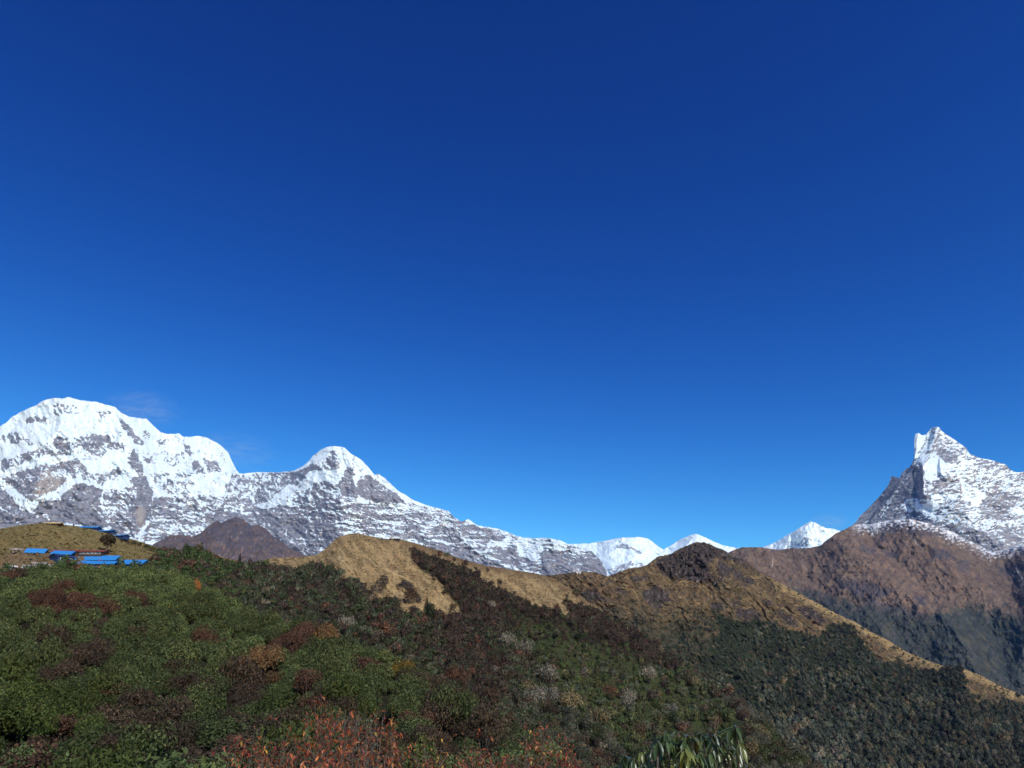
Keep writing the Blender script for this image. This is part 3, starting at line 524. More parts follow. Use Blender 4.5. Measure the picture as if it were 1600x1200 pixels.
# ---- first ridge: lodge hill, tan hill, brushy flank --------------------------------
R2 = [(-350, 860), (-150, 840), (0, 826), (30, 821), (60, 817.5), (80, 817.5), (100, 820), (130, 823), (180, 834), (215, 845), (240, 853), (262, 861), (280, 864), (330, 866), (345, 869), (370, 876), (395, 880), (405, 880), (412, 875), (425, 872), (470, 870), (495, 867), (508, 858), (520, 846), (530, 839), (545, 834), (560, 833.5), (580, 838), (600, 842), (625, 842.5), (650, 849), (680, 858), (720, 873), (760, 884), (800, 890), (838, 896), (865, 903), (900, 925), (925, 945), (950, 962), (1000, 993), (1060, 1036), (1120, 1080), (1180, 1124), (1260, 1185), (1330, 1245), (1450, 1340)]
def r2_relief(px, py, m):
    r = np.zeros(np.shape(px)); wx = px+fbm(px/20, py/20, 3, 201)*6; wy = py+fbm(px/20, py/20, 3, 202)*5
    for p, a, b in (([(555, 833, 30), (600, 880, 34), (650, 940, 34), (700, 1000, 22)], .5, .6), ([(720, 873, 16), (790, 905, 22), (880, 955, 24), (960, 1030, 16)], .5, .6), ([(840, 970, 16), (900, 1060, 16), (960, 1150, 8)], .5, .6)):
        r = np.maximum(r, wedge(wx, wy, p, a, b, m))
    oc = np.zeros(np.shape(px))
    for p in OUT2: oc = np.maximum(oc, inpoly(wx, wy, p, 3))
    return r+ridged((px-py*.5)/26, (py+px*.4)/60, 6, 205, .6)*6.5+fbm(px/7, py/5, 4, 207)*1.6+fbm(px/16+fbm(px/20, py/20, 2, 209), py/2.6, 3, 210)*1.3+oc*ridged(px/9, py/9, 4, 208)*3.5
OUT2 = [z4(300, 650, .25, [(1110, 1080), (1160, 1020), (1210, 990), (1230, 1040), (1180, 1110)]), z4(300, 650, .25, [(1280, 1070), (1330, 1020), (1380, 1050), (1410, 1110), (1430, 1140), (1360, 1120), (1340, 1075)]),
        z4(600, 750, .25, [(80, 660), (130, 620), (180, 660), (220, 710), (240, 770), (200, 750), (150, 690)]), z4(600, 750, .25, [(0, 600), (25, 600), (22, 660), (0, 670)]), z4(750, 900, .25, [(310, 280), (360, 290), (440, 380), (400, 400), (350, 320)]), z4(750, 900, .25, [(560, 470), (580, 490), (580, 520), (560, 510)]),
        z4(600, 750, .25, [(80, 740), (230, 740), (230, 770), (80, 770)])]
VEG2 = [(-400, 898), (0, 894), (60, 893), (100, 884), (160, 889), (215, 888), (225, 874), (245, 870), (262, 862), (300, 864), (330, 872), (345, 883), (382, 887), (410, 887), (435, 889), (460, 892), (475, 897), (482, 889), (505, 889), (525, 901), (545, 906), (565, 912), (575, 922), (585, 938), (600, 941), (620, 943), (622, 959), (650, 962), (670, 966), (723, 967), (720, 950), (697, 925), (692, 911), (675, 900), (655, 887), (644, 868), (660, 869), (682, 879), (710, 889), (740, 897), (755, 913), (775, 924), (797, 934), (805, 943), (825, 948), (840, 956), (870, 958), (893, 969), (897, 958), (882, 946), (895, 944), (915, 952), (937, 964), (975, 984), (1000, 994), (1060, 1037), (1120, 1082), (1500, 1400), (-400, 1400)]
def r2_col(s, px, py, P):
    n = fbm(px/22, py/14, 5, 211, .6); st = fbm((px*.7-py*.7)/6, (px*.7+py*.7)/26, 5, 212, .6); f = fbm(px/3, py/2, 4, 213, .65)
    left = sst(340, 250, px)
    c = np.zeros(px.shape+(3,))+np.array((.255, .178, .085))
    tr_ = fbm(px/9+fbm(px/30, py/30, 2, 215), py/1.6, 4, 214, .6)
    c = c*(1-.62*sst(0, .3, tr_)[..., None])
    c = c*(1-left[..., None])+(1-.3*sst(0, .4, tr_)[..., None])*np.array((.195, .152, .062))*left[..., None]
    c = c*(1-.5*sst(-.1, .5, f)[..., None])
    c = mixc(c, (.085, .06, .03), sst(.18, .42, fbm(px/5, py/3, 5, 216, .7))*.75)
    c = mixc(c, (.16, .11, .05), sst(.05, .45, st)*.55)
    c = mixc(c, (.40, .28, .13), sst(.1, .5, n-.3*st)*.5*(1-left))
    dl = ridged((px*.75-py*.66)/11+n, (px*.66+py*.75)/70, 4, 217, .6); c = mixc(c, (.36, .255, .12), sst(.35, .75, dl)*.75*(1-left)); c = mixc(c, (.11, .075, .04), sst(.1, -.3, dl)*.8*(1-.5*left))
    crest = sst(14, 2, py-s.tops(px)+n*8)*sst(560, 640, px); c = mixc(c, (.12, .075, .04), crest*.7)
    wx = px+n*5; wy = py+st*4
    for p in OUT2[:4]+OUT2[6:]: c = mixc(c, (.022, .018, .018), inpoly(wx+f*3, wy+f*3, p, 1.5)*np.clip(.75+1.2*f, 0, 1))
    for p in OUT2[4:6]: c = mixc(c, (.15, .14, .12), inpoly(wx, wy, p, 2))
    c = mixc(c, (.52, .38, .19), (.6-.42*left)*strokes(px+n*3, py+st*2, [z4(300, 650, .25, [(920, 880), (960, 920), (1010, 990)]), z4(300, 650, .25, [(1170, 940), (1260, 980), (1320, 1010)]), z4(600, 750, .25, [(560, 560), (620, 620), (700, 680)]), z4(0, 600, .25, [(420, 940), (470, 980), (510, 1010)]), z4(0, 600, .25, [(400, 960), (370, 1000)]), z4(0, 800, .15, [(600, 200), (640, 240), (700, 350)]), z4(0, 800, .15, [(740, 240), (850, 360)]), z4(0, 800, .15, [(420, 210), (450, 250), (420, 300)])], 2.0))
    v = inpoly(px+n*4, py+st*3, VEG2, 3)
    gz = inpoly(px, py, [(780, 945), (900, 985), (1050, 1050), (1180, 1150), (1100, 1250), (900, 1130), (830, 1020)], 25)
    vc = mixc(np.zeros(px.shape+(3,))+np.array((.030, .026, .014)), (.045, .052, .02), gz); c = c*(1-v[..., None])+vc*v[..., None]
    c = mixc(c, (.34, .25, .10), inpoly(px+n*4, py, z4(750, 900, .25, [(460, 580), (520, 570), (580, 620), (560, 640), (500, 610)]), 2)); c = mixc(c, (.40, .29, .12), inpoly(px+n*4, py, z4(750, 900, .25, [(1480, 620), (1530, 640), (1560, 690), (1510, 670)]), 2))
    ter = inpoly(px, py, [(10, 868), (25, 855), (100, 858), (160, 868), (215, 884), (150, 889), (95, 889), (20, 892), (0, 890), (0, 872)], 4); c = mixc(c, (.17, .12, .07), ter*.8)
    return c
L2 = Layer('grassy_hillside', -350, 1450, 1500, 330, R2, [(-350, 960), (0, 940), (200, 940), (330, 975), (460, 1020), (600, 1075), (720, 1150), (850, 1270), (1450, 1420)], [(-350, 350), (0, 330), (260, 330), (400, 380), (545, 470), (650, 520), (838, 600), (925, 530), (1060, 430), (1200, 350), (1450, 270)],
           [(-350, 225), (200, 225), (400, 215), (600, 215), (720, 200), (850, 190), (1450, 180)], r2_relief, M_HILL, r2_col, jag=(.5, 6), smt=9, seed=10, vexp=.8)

# ---- the near brushy slope -----------------------------------------------------------
R1 = [(-500, 925), (-100, 912), (0, 905), (100, 895), (180, 893), (240, 893), (300, 918), (330, 936), (380, 960), (440, 985), (520, 1008), (600, 1034), (660, 1072), (720, 1120), (800, 1178), (860, 1225), (950, 1300), (1100, 1400)]
R1 = [(x, y+6) for x, y in R1]
def r1_relief(px, py, m):
    return ridged((px-py)/70, (py+px*.5)/70, 4, 221, .5)*2.0+fbm(px/30, py/20, 4, 223)*1.0
def r1_col(s, px, py, P):
    n = fbm(px/20, py/14, 4, 231); c = np.zeros(px.shape+(3,))+np.array((.022, .020, .012)); return mixc(c, (.04, .035, .018), sst(0, .5, n))
L1 = Layer('brush_slope', -500, 1100, 700, 220, R1, [(-500, 1420), (1100, 1480)], [(-500, 200), (0, 200), (220, 205), (330, 160), (440, 130), (600, 100), (720, 75), (860, 55), (1100, 45)], [(-500, 26), (1100, 26)], r1_relief, M_SOIL, r1_col, jag=(.8, 20), smt=25, seed=11, vexp=.75)

# ---- the bank the camera stands on, and the valley floor -------------------------------
def polar(name, radii, zf, colf, mat, na=180):
    a = np.linspace(0, 2*pi, na, endpoint=False); R, A = np.meshgrid(radii, a, indexing='ij'); X = R*np.sin(A); Y = R*np.cos(A)
    Z = zf(R, A, X, Y); V = np.stack([X, Y, Z], -1); n, m = R.shape; idx = np.arange(n*m).reshape(n, m); nx = np.roll(idx, -1, 1)
    F = np.stack([idx[:-1], idx[1:], nx[1:], nx[:-1]], -1).reshape(-1, 4); F = F[:, ::-1]
    return tag(link(name, quads_mesh(name, V.reshape(-1, 3), F, colf(X, Y).reshape(-1, 3), smooth=True, mats=[mat])), kind='structure')
def bankz(R, A, X, Y):
    az = np.where(A > pi, A-2*pi, A); right = sst(.02, .35, az)*sst(2.2, 1.2, az)
    sl = .10+.32*right
    return -np.maximum(0, R-2)*sl-.02*R+fbm(X/4, Y/4, 4, 241)*.12*sst(.5, 3, R)-np.maximum(0, R-22)*.45
polar('near_ground', np.concatenate([[.02], np.geomspace(.6, 60, 60)]), bankz, lambda X, Y: mixc(np.zeros(X.shape+(3,))+np.array((.05, .04, .022)), (.10, .075, .035), sst(0, .5, fbm(X/2, Y/2, 4, 242))), M_SOIL)
def bank_z(x, y):
    R = math.hypot(x, y); A = math.atan2(x, y) % (2*pi)
    return float(bankz(np.array([R]), np.array([A]), np.array([x]), np.array([y]))[0])
polar('valley_ground', np.concatenate([[1.], np.geomspace(60, 26000, 70)]), lambda R, A, X, Y: -900+fbm(X/1500, Y/1500, 5, 251)*120*sst(0, 800, R),
      lambda X, Y: mixc(np.zeros(X.shape+(3,))+np.array((.045, .05, .022)), (.14, .10, .05), sst(0, .5, fbm(X/500, Y/500, 4, 252))), M_BROWN)

# ==================================================================== vegetation
def foliage_template(rng, nleaf, lobes, leaf, flat=.35, squash=1.0, col=None, hi=None, out=.7, rnd=.45):
    """a leafy mass of unit radius standing on z=0: quads scattered over the skins of several lobes"""
    L = []
    for i in range(lobes):
        a = rng.random()*2*pi; r = rng.random()**.5*.56; h = .38+.45*rng.random()*(1-r*.7)
        L.append((r*cos(a), r*sin(a), h, .26+.2*rng.random()))
    L[0] = (0, 0, .36, .46); L = np.array(L); w = L[:, 3]**2; pick = rng.choice(lobes, nleaf, p=w/w.sum())
    d = rng.normal(size=(nleaf, 3)); d[:, 2] = np.abs(d[:, 2])*.9-.25; d /= np.linalg.norm(d, axis=1, keepdims=True)
    rad = L[pick, 3]*(1-.35*rng.random(nleaf)**2.5)
    P = L[pick, :3]+d*rad[:, None]; P[:, 2] = np.maximum(.02, P[:, 2])*squash
    n = d*out+rng.normal(size=(nleaf, 3))*rnd+np.array((0, 0, flat)); n /= np.linalg.norm(n, axis=1, keepdims=True)
    t = np.cross(n, rng.normal(size=(nleaf, 3))); t /= np.linalg.norm(t, axis=1, keepdims=True); b = np.cross(n, t)
    s = leaf*(.6+.8*rng.random(nleaf))[:, None]
    V = np.stack([P-t*s, P-b*s*.55-n*s*.15, P+t*s, P+b*s*.55-n*s*.15], 1).reshape(-1, 3)
    F = np.arange(nleaf*4).reshape(-1, 4)
    k = (rng.random(nleaf)*.9+.55); C = np.array(col)[None]*k[:, None]
    if hi is not None:
        q = rng.random(nleaf) < .16; C[q] = np.array(hi)*(.8+.4*rng.random(q.sum()))[:, None]  # highlights painted in: a random share of leaves takes a lighter colour
    return V, F, np.repeat(C, 4, 0)
def tube_rings(pts, rad, sides=5):
    pts = np.array(pts, float); n = len(pts); V = []; 
    for i in range(n):
        d = pts[min(i+1, n-1)]-pts[max(i-1, 0)]; d /= np.linalg.norm(d)+1e-9
        u = np.cross(d, (.3, .9, .2)); u /= np.linalg.norm(u)+1e-9; v = np.cross(d, u)
        for k in range(sides):
            a = 2*pi*k/sides; V.append(pts[i]+(u*cos(a)+v*sin(a))*rad[i])
    F = [[i*sides+k, i*sides+(k+1) % sides, (i+1)*sides+(k+1) % sides, (i+1)*sides+k] for i in range(n-1) for k in range(sides)]
    return np.array(V), np.array(F)
def join(parts):
    V, F, C, o = [], [], [], 0
    for v, f, c in parts:
        V.append(v); F.append(f+o); C.append(c if np.ndim(c) == 2 else np.repeat(np.array(c)[None], len(v), 0)); o += len(v)
    return np.concatenate(V), np.concatenate(F), np.concatenate(C)
def stems_template(rng, n, h=.7, r=.012, col=(.09, .075, .06), spread=.5):
    parts = []
    for i in range(n):
        a = rng.random()*2*pi; e = np.array((cos(a)*spread*rng.random(), sin(a)*spread*rng.random(), h*(.7+.4*rng.random())))
        m = e*.5+rng.normal(size=3)*.05
        v, f = tube_rings([(0, 0, -.05), m*(.9, .9, 1), e], [r*1.6, r, r*.4], 4); parts.append((v, f, col))
    return join(parts)
def rot_scale(V, ang, sc, squ, pos):
    """V [n,3]; ang, sc, squ [k]; pos [k,3] -> [k,n,3]"""
    c, s = np.cos(ang)[:, None], np.sin(ang)[:, None]
    x = (V[None, :, 0]*c-V[None, :, 1]*s)*sc[:, None]+pos[:, None, 0]; y = (V[None, :, 0]*s+V[None, :, 1]*c)*sc[:, None]+pos[:, None, 1]
    z = V[None, :, 2]*(sc*squ)[:, None]+pos[:, None, 2]
    return np.stack([x, y, z], -1)
def mass(name, templates, pos, sc, squ, tint, rng, mat=M_LEAF):
    """many plants merged into one countless mass; templates=(V,F,C) per kind index"""
    Vs, Fs, Cs, o = [], [], [], 0; which = rng.integers(0, 1 << 30, len(pos))
    for ti, (V, F, C) in enumerate(templates):
        q = np.where(which % len(templates) == ti)[0]
        if not len(q): continue
        W = rot_scale(V, rng.random(len(q))*2*pi, sc[q], squ[q], pos[q]); k = len(V)
        Vs.append(W.reshape(-1, 3)); Fs.append((F[None]+(np.arange(len(q))*k)[:, None, None]).reshape(-1, F.shape[1])+o)
        Cs.append((tint[q][:, None, :]*C[None]).reshape(-1, 3)); o += len(q)*k
    return link(name, quads_mesh(name, np.concatenate(Vs), np.concatenate(Fs), np.concatenate(Cs), mats=[mat]))

GREEN = (.040, .066, .020); OLIVE = (.062, .070, .022); RUSSET = (.078, .040, .026); BROWN = (.060, .045, .031); MAROON = (.043, .030, .024)
GREYG = (.060, .068, .042); PALE = (.17, .145, .10); TAWNY = (.20, .13, .05); DARK = (.022, .034, .016); YELLOW = (.20, .14, .02); ORANGE = (.34, .11, .03)
ONE = (1., 1., 1.)

# ---- forest on the far right flank, scrub on both ridges (masses) ----------------------
rg = np.random.default_rng(21)
def pick_tints(rng, n, table):
    w = np.array([t[0] for t in table], float); k = rng.choice(len(table), n, p=w/w.sum()); C = np.array([t[1] for t in table]); return C[k]*(.75+.5*rng.random(n))[:, None]
far_t = [foliage_template(rg, 110, 4, .15, col=ONE, out=1.3, rnd=.3) for _ in range(6)]
def m3(px, py):
    n = fbm(px/30, py/22, 4, 301); u = fbm(px/10, py/8, 3, 302)
    f = inpoly(px+u*9+n*8, py+u*7+n*6, FOREST3, 4); f = np.maximum(f, .16*inpoly(px, py, FOREST3, 26)*(u > -.1))*np.where(f > .5, sst(-.75, -.35, u+n*.5)*.35+.65, 1)
    f = np.maximum(f, .8*inpoly(px, py, [(960, 1000), (1110, 950), (1140, 960), (1120, 1300), (960, 1300)], 35)*sst(-.15, .25, n+u*.7))
    low = sst(0, 45, py-(940+np.maximum(0, px-1000)*.25)+n*60)*sst(1260, 1150, px)*.75*sst(-.2, .25, n+u*.6)
    r2top = L2.tops(px); vis = (py < np.maximum(r2top, 0)+25) | (px > 1330)
    return np.maximum(f, low)*vis*(py < 1235)*(px < 1720)
p, px, py = L3.sample(1/46., m3, rg)
n = len(p); D = np.hypot(p[:, 0], p[:, 1])
t = pick_tints(rg, n, [(5, (.048, .058, .042)), (3, (.062, .072, .050)), (2.5, (.085, .085, .060)), (1.0, (.13, .12, .085)), (1, (.075, .062, .048))])
pale = (fbm(px/60, py/40, 3, 305)+sst(1050, 1200, py)*.35*sst(1420, 1250, px)-.25*sst(1350, 1500, px))[:, None]; t = t*1.12*(1+np.clip(pale, -.3, .5))
gul = ridged((px*.62-py*.78)/34+fbm(px/50, py/50, 2, 306), (px*.78+py*.62)/110, 3, 307)[:, None]; t = t*(1+.55*np.clip(gul, -.8, .9)); brn = sst(-.1, .45, fbm(px/26, py/18, 4, 308))[:, None]; t = t*(1-brn)+t*brn*np.array((1.3, 1.08, .82))
sc = 4.3*(.6+1.0*rg.random(n)**1.5); sc *= np.where(px < 1180, .75, 1)*(.8+.5*sst(1000, 1180, py))
o = mass('hillside_forest', far_t, p, sc, 1.15+.6*rg.random(n), t, rg); tag(o, 'dark evergreen forest covering the lower flank of the second ridge', 'forest', kind='stuff')
NFOREST = n

# ---- plants of the first ridge --------------------------------------------------------
mid_t = [foliage_template(rg, 150, 5, .13, col=ONE, out=1.2, rnd=.35) for _ in range(7)]
def m2(px, py):
    n = fbm(px/20, py/14, 4, 311); ra = .3+.7*sst(500, 600, px); f = inpoly(px+n*11*ra, py-(1-ra)*5+n*7*ra, VEG2, 3); f = np.maximum(f, .13*inpoly(px, py, VEG2, 22)*(n > -.1)*(px > 540))
    gz = inpoly(px, py, [(780, 950), (880, 965), (1000, 1010), (1120, 1090), (1200, 1170), (1100, 1200), (960, 1110), (830, 1040)], 20)
    vis = (py < np.where(px < 880, L1.tops(px)+16, 1290))*(1-.45*sst(1000, 1150, py)*sst(700, 900, px))
    return f*(1-.62*gz*sst(-.25, .2, n+.1))*vis*(px > -250)*(py < 1290)
p, px, py = L2.sample(1/6.0, m2, rg); D = np.hypot(p[:, 0], p[:, 1]); n = len(p)
band = inpoly(px, py, [(630, 860), (760, 880), (900, 940), (1000, 985), (1080, 1045), (1000, 1040), (900, 1000), (860, 985), (760, 990), (800, 1100), (720, 1120), (690, 1000), (640, 900)], 15)
gz = inpoly(px, py, [(780, 950), (900, 985), (1050, 1050), (1180, 1150), (1100, 1250), (900, 1130), (830, 1020)], 20)
lg = sst(420, 300, px)
tb = pick_tints(rg, n, [(3, MAROON), (3, BROWN), (1.5, (.04, .04, .024)), (.5, RUSSET)])
tg = pick_tints(rg, n, [(4, (.045, .060, .022)), (2, (.06, .062, .026)), (1, GREYG), (.6, BROWN)])
tm = pick_tints(rg, n, [(3, (.036, .046, .022)), (3, (.040, .036, .022)), (1.3, MAROON), (1.6, GREYG), (.4, RUSSET), (.3, (.10, .085, .055))])
tl = pick_tints(rg, n, [(5, (.038, .058, .020)), (1, BROWN), (1, (.05, .05, .022)), (.4, RUSSET)])
nn = fbm(px/28, py/22, 4, 315)
pb = np.clip(band+nn*.7, 0, 1); u = rg.random(n)
t = np.where((u < pb)[:, None], tb, np.where((u < pb+gz*.9)[:, None], tg, tm)); t = np.where((rg.random(n) < lg)[:, None], tl, t)*np.where(u < pb, 1.15, 1.5)[:, None]; lowr = sst(1000, 1150, py)*sst(700, 900, px); t = t+lowr[:, None]*.5*(rg.random(n) < .5)[:, None]*np.array((.045, .04, .024))
sc = 1.45*(.65+.8*rg.random(n)**1.5)*np.where(gz > .5, .72, 1)*(1+.55*lowr)*np.clip(D/220, .75, 1.5)
# lone countable ones: the biggest in the picture
size = sc/D; k = np.argsort(-size)[:260]; keep = np.ones(n, bool); keep[k] = False
i2 = (p[k], px[k], py[k], sc[k], t[k])
o = mass('hillside_shrubbery', mid_t, p[keep], sc[keep], 1.1+.7*rg.random(keep.sum()), t[keep], rg); tag(o, 'dark maroon and green scrub covering the flank below the tan hill', 'scrub', kind='stuff')
NMID = n
def plant_kinds(rng, nl, leaf, lobes, variants, hi=None, stems=6):
    out = []
    for v in range(variants):
        a = foliage_template(rng, nl, lobes, leaf, col=ONE, hi=None); s = stems_template(rng, stems); out.append((a, s))
    return out
def indiv_meshes(rng, tag_, col, nl, leaf, lobes, variants, hi=None, stems=6, squash=1.0):
    r = []
    for v in range(variants):
        a = foliage_template(rng, nl, lobes, leaf, col=col, hi=hi, squash=squash); s = stems_template(rng, stems)
        V, F, C = join([a, s]); mi = np.zeros(len(F), int); mi[len(a[1]):] = 1
        r.append(quads_mesh(tag_, V, F, C, mats=[M_LEAF, M_WOOD], midx=mi))
    return r
def place(name, meshes, pos, sc, squ, rng, label, cat, group):
    o = bpy.data.objects.new(name, meshes[int(rng.integers(len(meshes)))]); COL.objects.link(o)
    o.location = pos; o.rotation_euler = (0, 0, rng.random()*6.28); o.scale = (sc, sc, sc*squ); return tag(o, label, cat, group)
tus_t = [foliage_template(rg, 16, 2, .45, col=ONE, out=1., rnd=.5) for _ in range(5)]
def m2t(px, py):
    n = fbm(px/14, py/8, 4, 331); return (1-inpoly(px, py, VEG2, 2))*(py < np.where(px < 880, L1.tops(px)+5, 1290))*(px > -40)*(px < 1000)*sst(-.35, .35, n)
tp, tx, ty = L2.sample(1/8., m2t, rg); nt_ = len(tp); lf = sst(340, 250, tx)[:, None]
tt = pick_tints(rg, nt_, [(4, (.22, .15, .07)), (2, (.14, .095, .045)), (1, (.07, .055, .03)), (.4, (.045, .04, .025))]); tt = tt*(1-lf)+tt*lf*np.array((.62, .68, .52))
o = mass('grass_tussocks', tus_t, tp, .28+.35*rg.random(nt_)**2, .6+.5*rg.random(nt_), tt, rg); tag(o, 'dry grass tussocks dotting the straw-coloured hill', 'grass', kind='stuff')
def m3t(px, py):
    n = fbm(px/20, py/12, 4, 341); return (1-inpoly(px, py, FOREST3, 2))*(py < np.maximum(L2.tops(px), 0)+12)*(px < 1650)*sst(-.25, .35, n)
tp, tx, ty = L3.sample(1/32., m3t, rg); nt_ = len(tp)
tt = pick_tints(rg, nt_, [(3, (.04, .036, .024)), (3, (.075, .06, .035)), (2, (.03, .034, .02)), (1.5, (.13, .10, .055))])
o = mass('hillside_brush', far_t, tp, 1.2+1.5*rg.random(nt_)**2, .6+.5*rg.random(nt_), tt, rg); tag(o, 'low dark brush scattered over the tan second ridge', 'scrub', kind='stuff')
KIND2 = {'green': ('green_bush', indiv_meshes(rg, 'green_bush', (.066, .078, .032), 700, .058, 7, 4), 'small green shrub on the flank between the maroon scrub and the valley', 'shrub', 'green shrubs of the flank below the ridge path'),
         'brown': ('brown_bush', indiv_meshes(rg, 'brown_bush', (.080, .058, .038), 700, .055, 7, 4), 'brown leafless-looking shrub on the flank below the tan hill', 'shrub', 'brown shrubs of the flank below the tan hill'),
         'grey': ('grey_tree', indiv_meshes(rg, 'grey_tree', (.105, .105, .07), 700, .055, 7, 4), 'grey-green round tree on the flank low beside the near slope', 'tree', 'grey-green trees of the lower flank')}
for j in range(len(i2[0])):
    c = i2[4][j]; kd = 'green' if c[1] > c[0]*1.12 else ('grey' if c[1] > c[0]*.85 else 'brown')
    nm, ms, lb, ct, gp = KIND2[kd]; place(nm, ms, i2[0][j], i2[3][j]*1.05, 1.1+.6*rg.random(), rg, lb, ct, gp)
# pale, tawny and rusty trees one can point at (photo pixel, crown radius px, kind, label)
SPOT = [((792, 1008), 13, 'pale', 'pale pinkish-grey tree among maroon scrub, twin tops, middle of the flank'), ((818, 1022), 14, 'pale', 'pale grey tree just right of the twin-topped pinkish one'),
        ((775, 1055), 9, 'pale', 'slim pale grey tree low between maroon shrubs'), ((856, 1062), 15, 'pale', 'broad pale grey-green tree above the cluster of yellowish trees'), ((828, 1085), 13, 'tawny', 'tawny-topped tree at the left end of the grey cluster'),
        ((840, 1100), 17, 'pale', 'large whitish-grey tree in the middle of the cluster'), ((860, 1095), 15, 'pale', 'tall grey tree on the right of the whitish one'), ((893, 1105), 15, 'tawny', 'yellowish-green tree right of the grey cluster'),
        ((872, 1090), 8, 'rust', 'small orange-brown tree behind the yellowish-green tree'), ((936, 1130), 17, 'tawny', 'tan-yellow round tree standing alone above the red-leaved bush'), ((955, 1087), 10, 'rust', 'rusty orange-topped small tree on the green flank'),
        ((982, 1102), 13, 'pale', 'grey rounded tree above the glossy-leaved rhododendron'), ((1015, 1060), 12, 'pale', 'dark grey domed tree alone on the green flank'), ((912, 1058), 8, 'pale', 'small pinkish pale tree below the straw patch'),
        ((1030, 1092), 8, 'tawny', 'small tawny tree on the lower right flank'), ((1085, 1070), 9, 'tawny', 'straw-coloured small tree near the valley edge of the flank'), ((1052, 1118), 11, 'pale', 'pale slanting tree at the foot of the green flank'),
        ((1120, 1130), 8, 'rust', 'pinkish brown tree top just behind the rhododendron tips'), ((540, 978), 11, 'pale', 'whitish arched shrub alone in the dark scrub of the left flank'), ((600, 990), 13, 'rust', 'rusty brown round shrub in the dark scrub under the tan hill'),
        ((618, 992), 9, 'rust', 'dark red shrub touching the rusty brown round one'), ((768, 950), 7, 'pale', 'small pale shrub at the top of the maroon band'), ((1190, 1160), 14, 'tawny', 'olive-tan domed tree right of the rhododendron'), ((1165, 1120), 12, 'pale', 'grey-olive tree top right above the rhododendron'),
        ((1172, 1182), 16, 'tawny', 'large olive-tan tree at the bottom right of the flank'), ((710, 1068), 16, 'rust', 'broad reddish-brown bush on the shoulder behind the near slope'), ((765, 1100), 18, 'brown', 'large tan-brown bush under the grey cluster'), ((640, 935), 12, 'brown', 'dark bush standing at the foot of the straw slope'),
        ((670, 965), 10, 'dark', 'dark green conifer-like bush under the straw slope'), ((905, 1000), 6, 'dark', 'dark small tree on the open green flank'), ((1000, 1150), 12, 'brown', 'brown bush immediately left of the rhododendron tips')]
PM = {'pale': indiv_meshes(rg, 'pale_tree', (.185, .168, .125), 900, .05, 9, 3, hi=(.27, .25, .19)), 'tawny': indiv_meshes(rg, 'tawny_tree', (.19, .15, .075), 900, .05, 9, 3, hi=(.28, .23, .12)), 'rust': indiv_meshes(rg, 'rusty_tree', (.115, .058, .034), 700, .055, 12, 3, hi=(.18, .09, .05)),
      'brown': indiv_meshes(rg, 'brown_bush', (.095, .062, .038), 700, .055, 12, 3), 'dark': indiv_meshes(rg, 'dark_bush', (.022, .034, .016), 700, .06, 10, 3, squash=1.3)}
NAME_ = {'pale': 'pale_tree', 'tawny': 'tawny_tree', 'rust': 'rusty_tree', 'brown': 'brown_bush', 'dark': 'dark_bush'}
for (x, y), r, kd, lb in SPOT:
    lay = L1 if (x < 860 and y > L1.tops(x)+6) else L2
    q = lay.at([x], [y+r*.7])[0]; d = math.hypot(q[0], q[1])
    place(NAME_[kd], PM[kd], q, r*d/FPX*1.4, 1.5, rg, lb, 'bush' if 'bush' in NAME_[kd] or 'shrub' in lb else 'tree', 'trees and bushes that stand out on the flank')

# ---- plants of the near slope ------------------------------------------------------------
rg = np.random.default_rng(22)
def m1(px, py): return (py < 1330)*(px > -260)*(px < 1000)*1.0
p, px, py = L1.sample(1/3.9, m1, rg); n = len(p); D = np.hypot(p[:, 0], p[:, 1])
SPOTS1 = [((95, 957), (52, 20), 'russet'), ((140, 968), (26, 14), 'russet'), ((450, 1026), (38, 17), 'russet'), ((560, 1068), (24, 12), 'russet'), ((332, 1016), (16, 9), 'russet'), ((212, 1014), (22, 9), 'russet'), ((110, 1040), (45, 30), 'brown'), ((300, 1078), (45, 20), 'brown'),
          ((255, 1133), (45, 24), 'russet'), ((90, 1050), (30, 50), 'brown'), ((480, 1095), (24, 14), 'russet'), ((30, 1010), (26, 12), 'brown'), ((160, 1010), (35, 16), 'brown'), ((40, 880), (20, 12), 'brown'), ((20, 905), (22, 12), 'russet'), ((220, 950), (14, 8), 'russet'), ((120, 1135), (30, 12), 'yellow'), ((120, 1140), (50, 26), 'olive'), ((240, 1170), (70, 22), 'brown'),
          ((290, 912), (14, 8), 'pale'), ((310, 925), (12, 8), 'orange'), ((510, 1007), (30, 10), 'tan'), ((630, 1055), (22, 18), 'yellow'), ((540, 1190), (200, 30), 'brown'), ((350, 1100), (50, 40), 'brown'), ((750, 1150), (80, 50), 'brown'), ((30, 1150), (60, 60), 'olive'), ((225, 1205), (160, 30), 'brown'), ((660, 1085), (30, 20), 'brown'), ((400, 1070), (40, 14), 'tan')]
kinds = np.array(['green']*n, dtype=object); nn = fbm(px/34, py/20, 4, 321); n2 = fbm(px/12, py/9, 3, 322)
kinds[(nn > .42)] = 'olive'; kinds[(nn < -.46)] = 'deep'; kinds[(n2 > .58)] = 'brown'; kinds[(n2 < -.62)] = 'russet'
lowmix = (py > 1120) & (rg.random(n) < .35); kinds[lowmix] = rg.choice(['brown', 'russet', 'olive'], lowmix.sum())
for (cx, cy), (rx, ry), kd in SPOTS1:
    q = ((px-cx)/rx)**2+((py-cy)/ry)**2 < 1.0+n2*.6; kinds[q] = kd
    if kd == 'brown': kinds[q & (rg.random(n) < .35)] = 'green'
    if kd == 'russet' and cx != 95: kinds[q & (rg.random(n) < .3)] = 'brown'
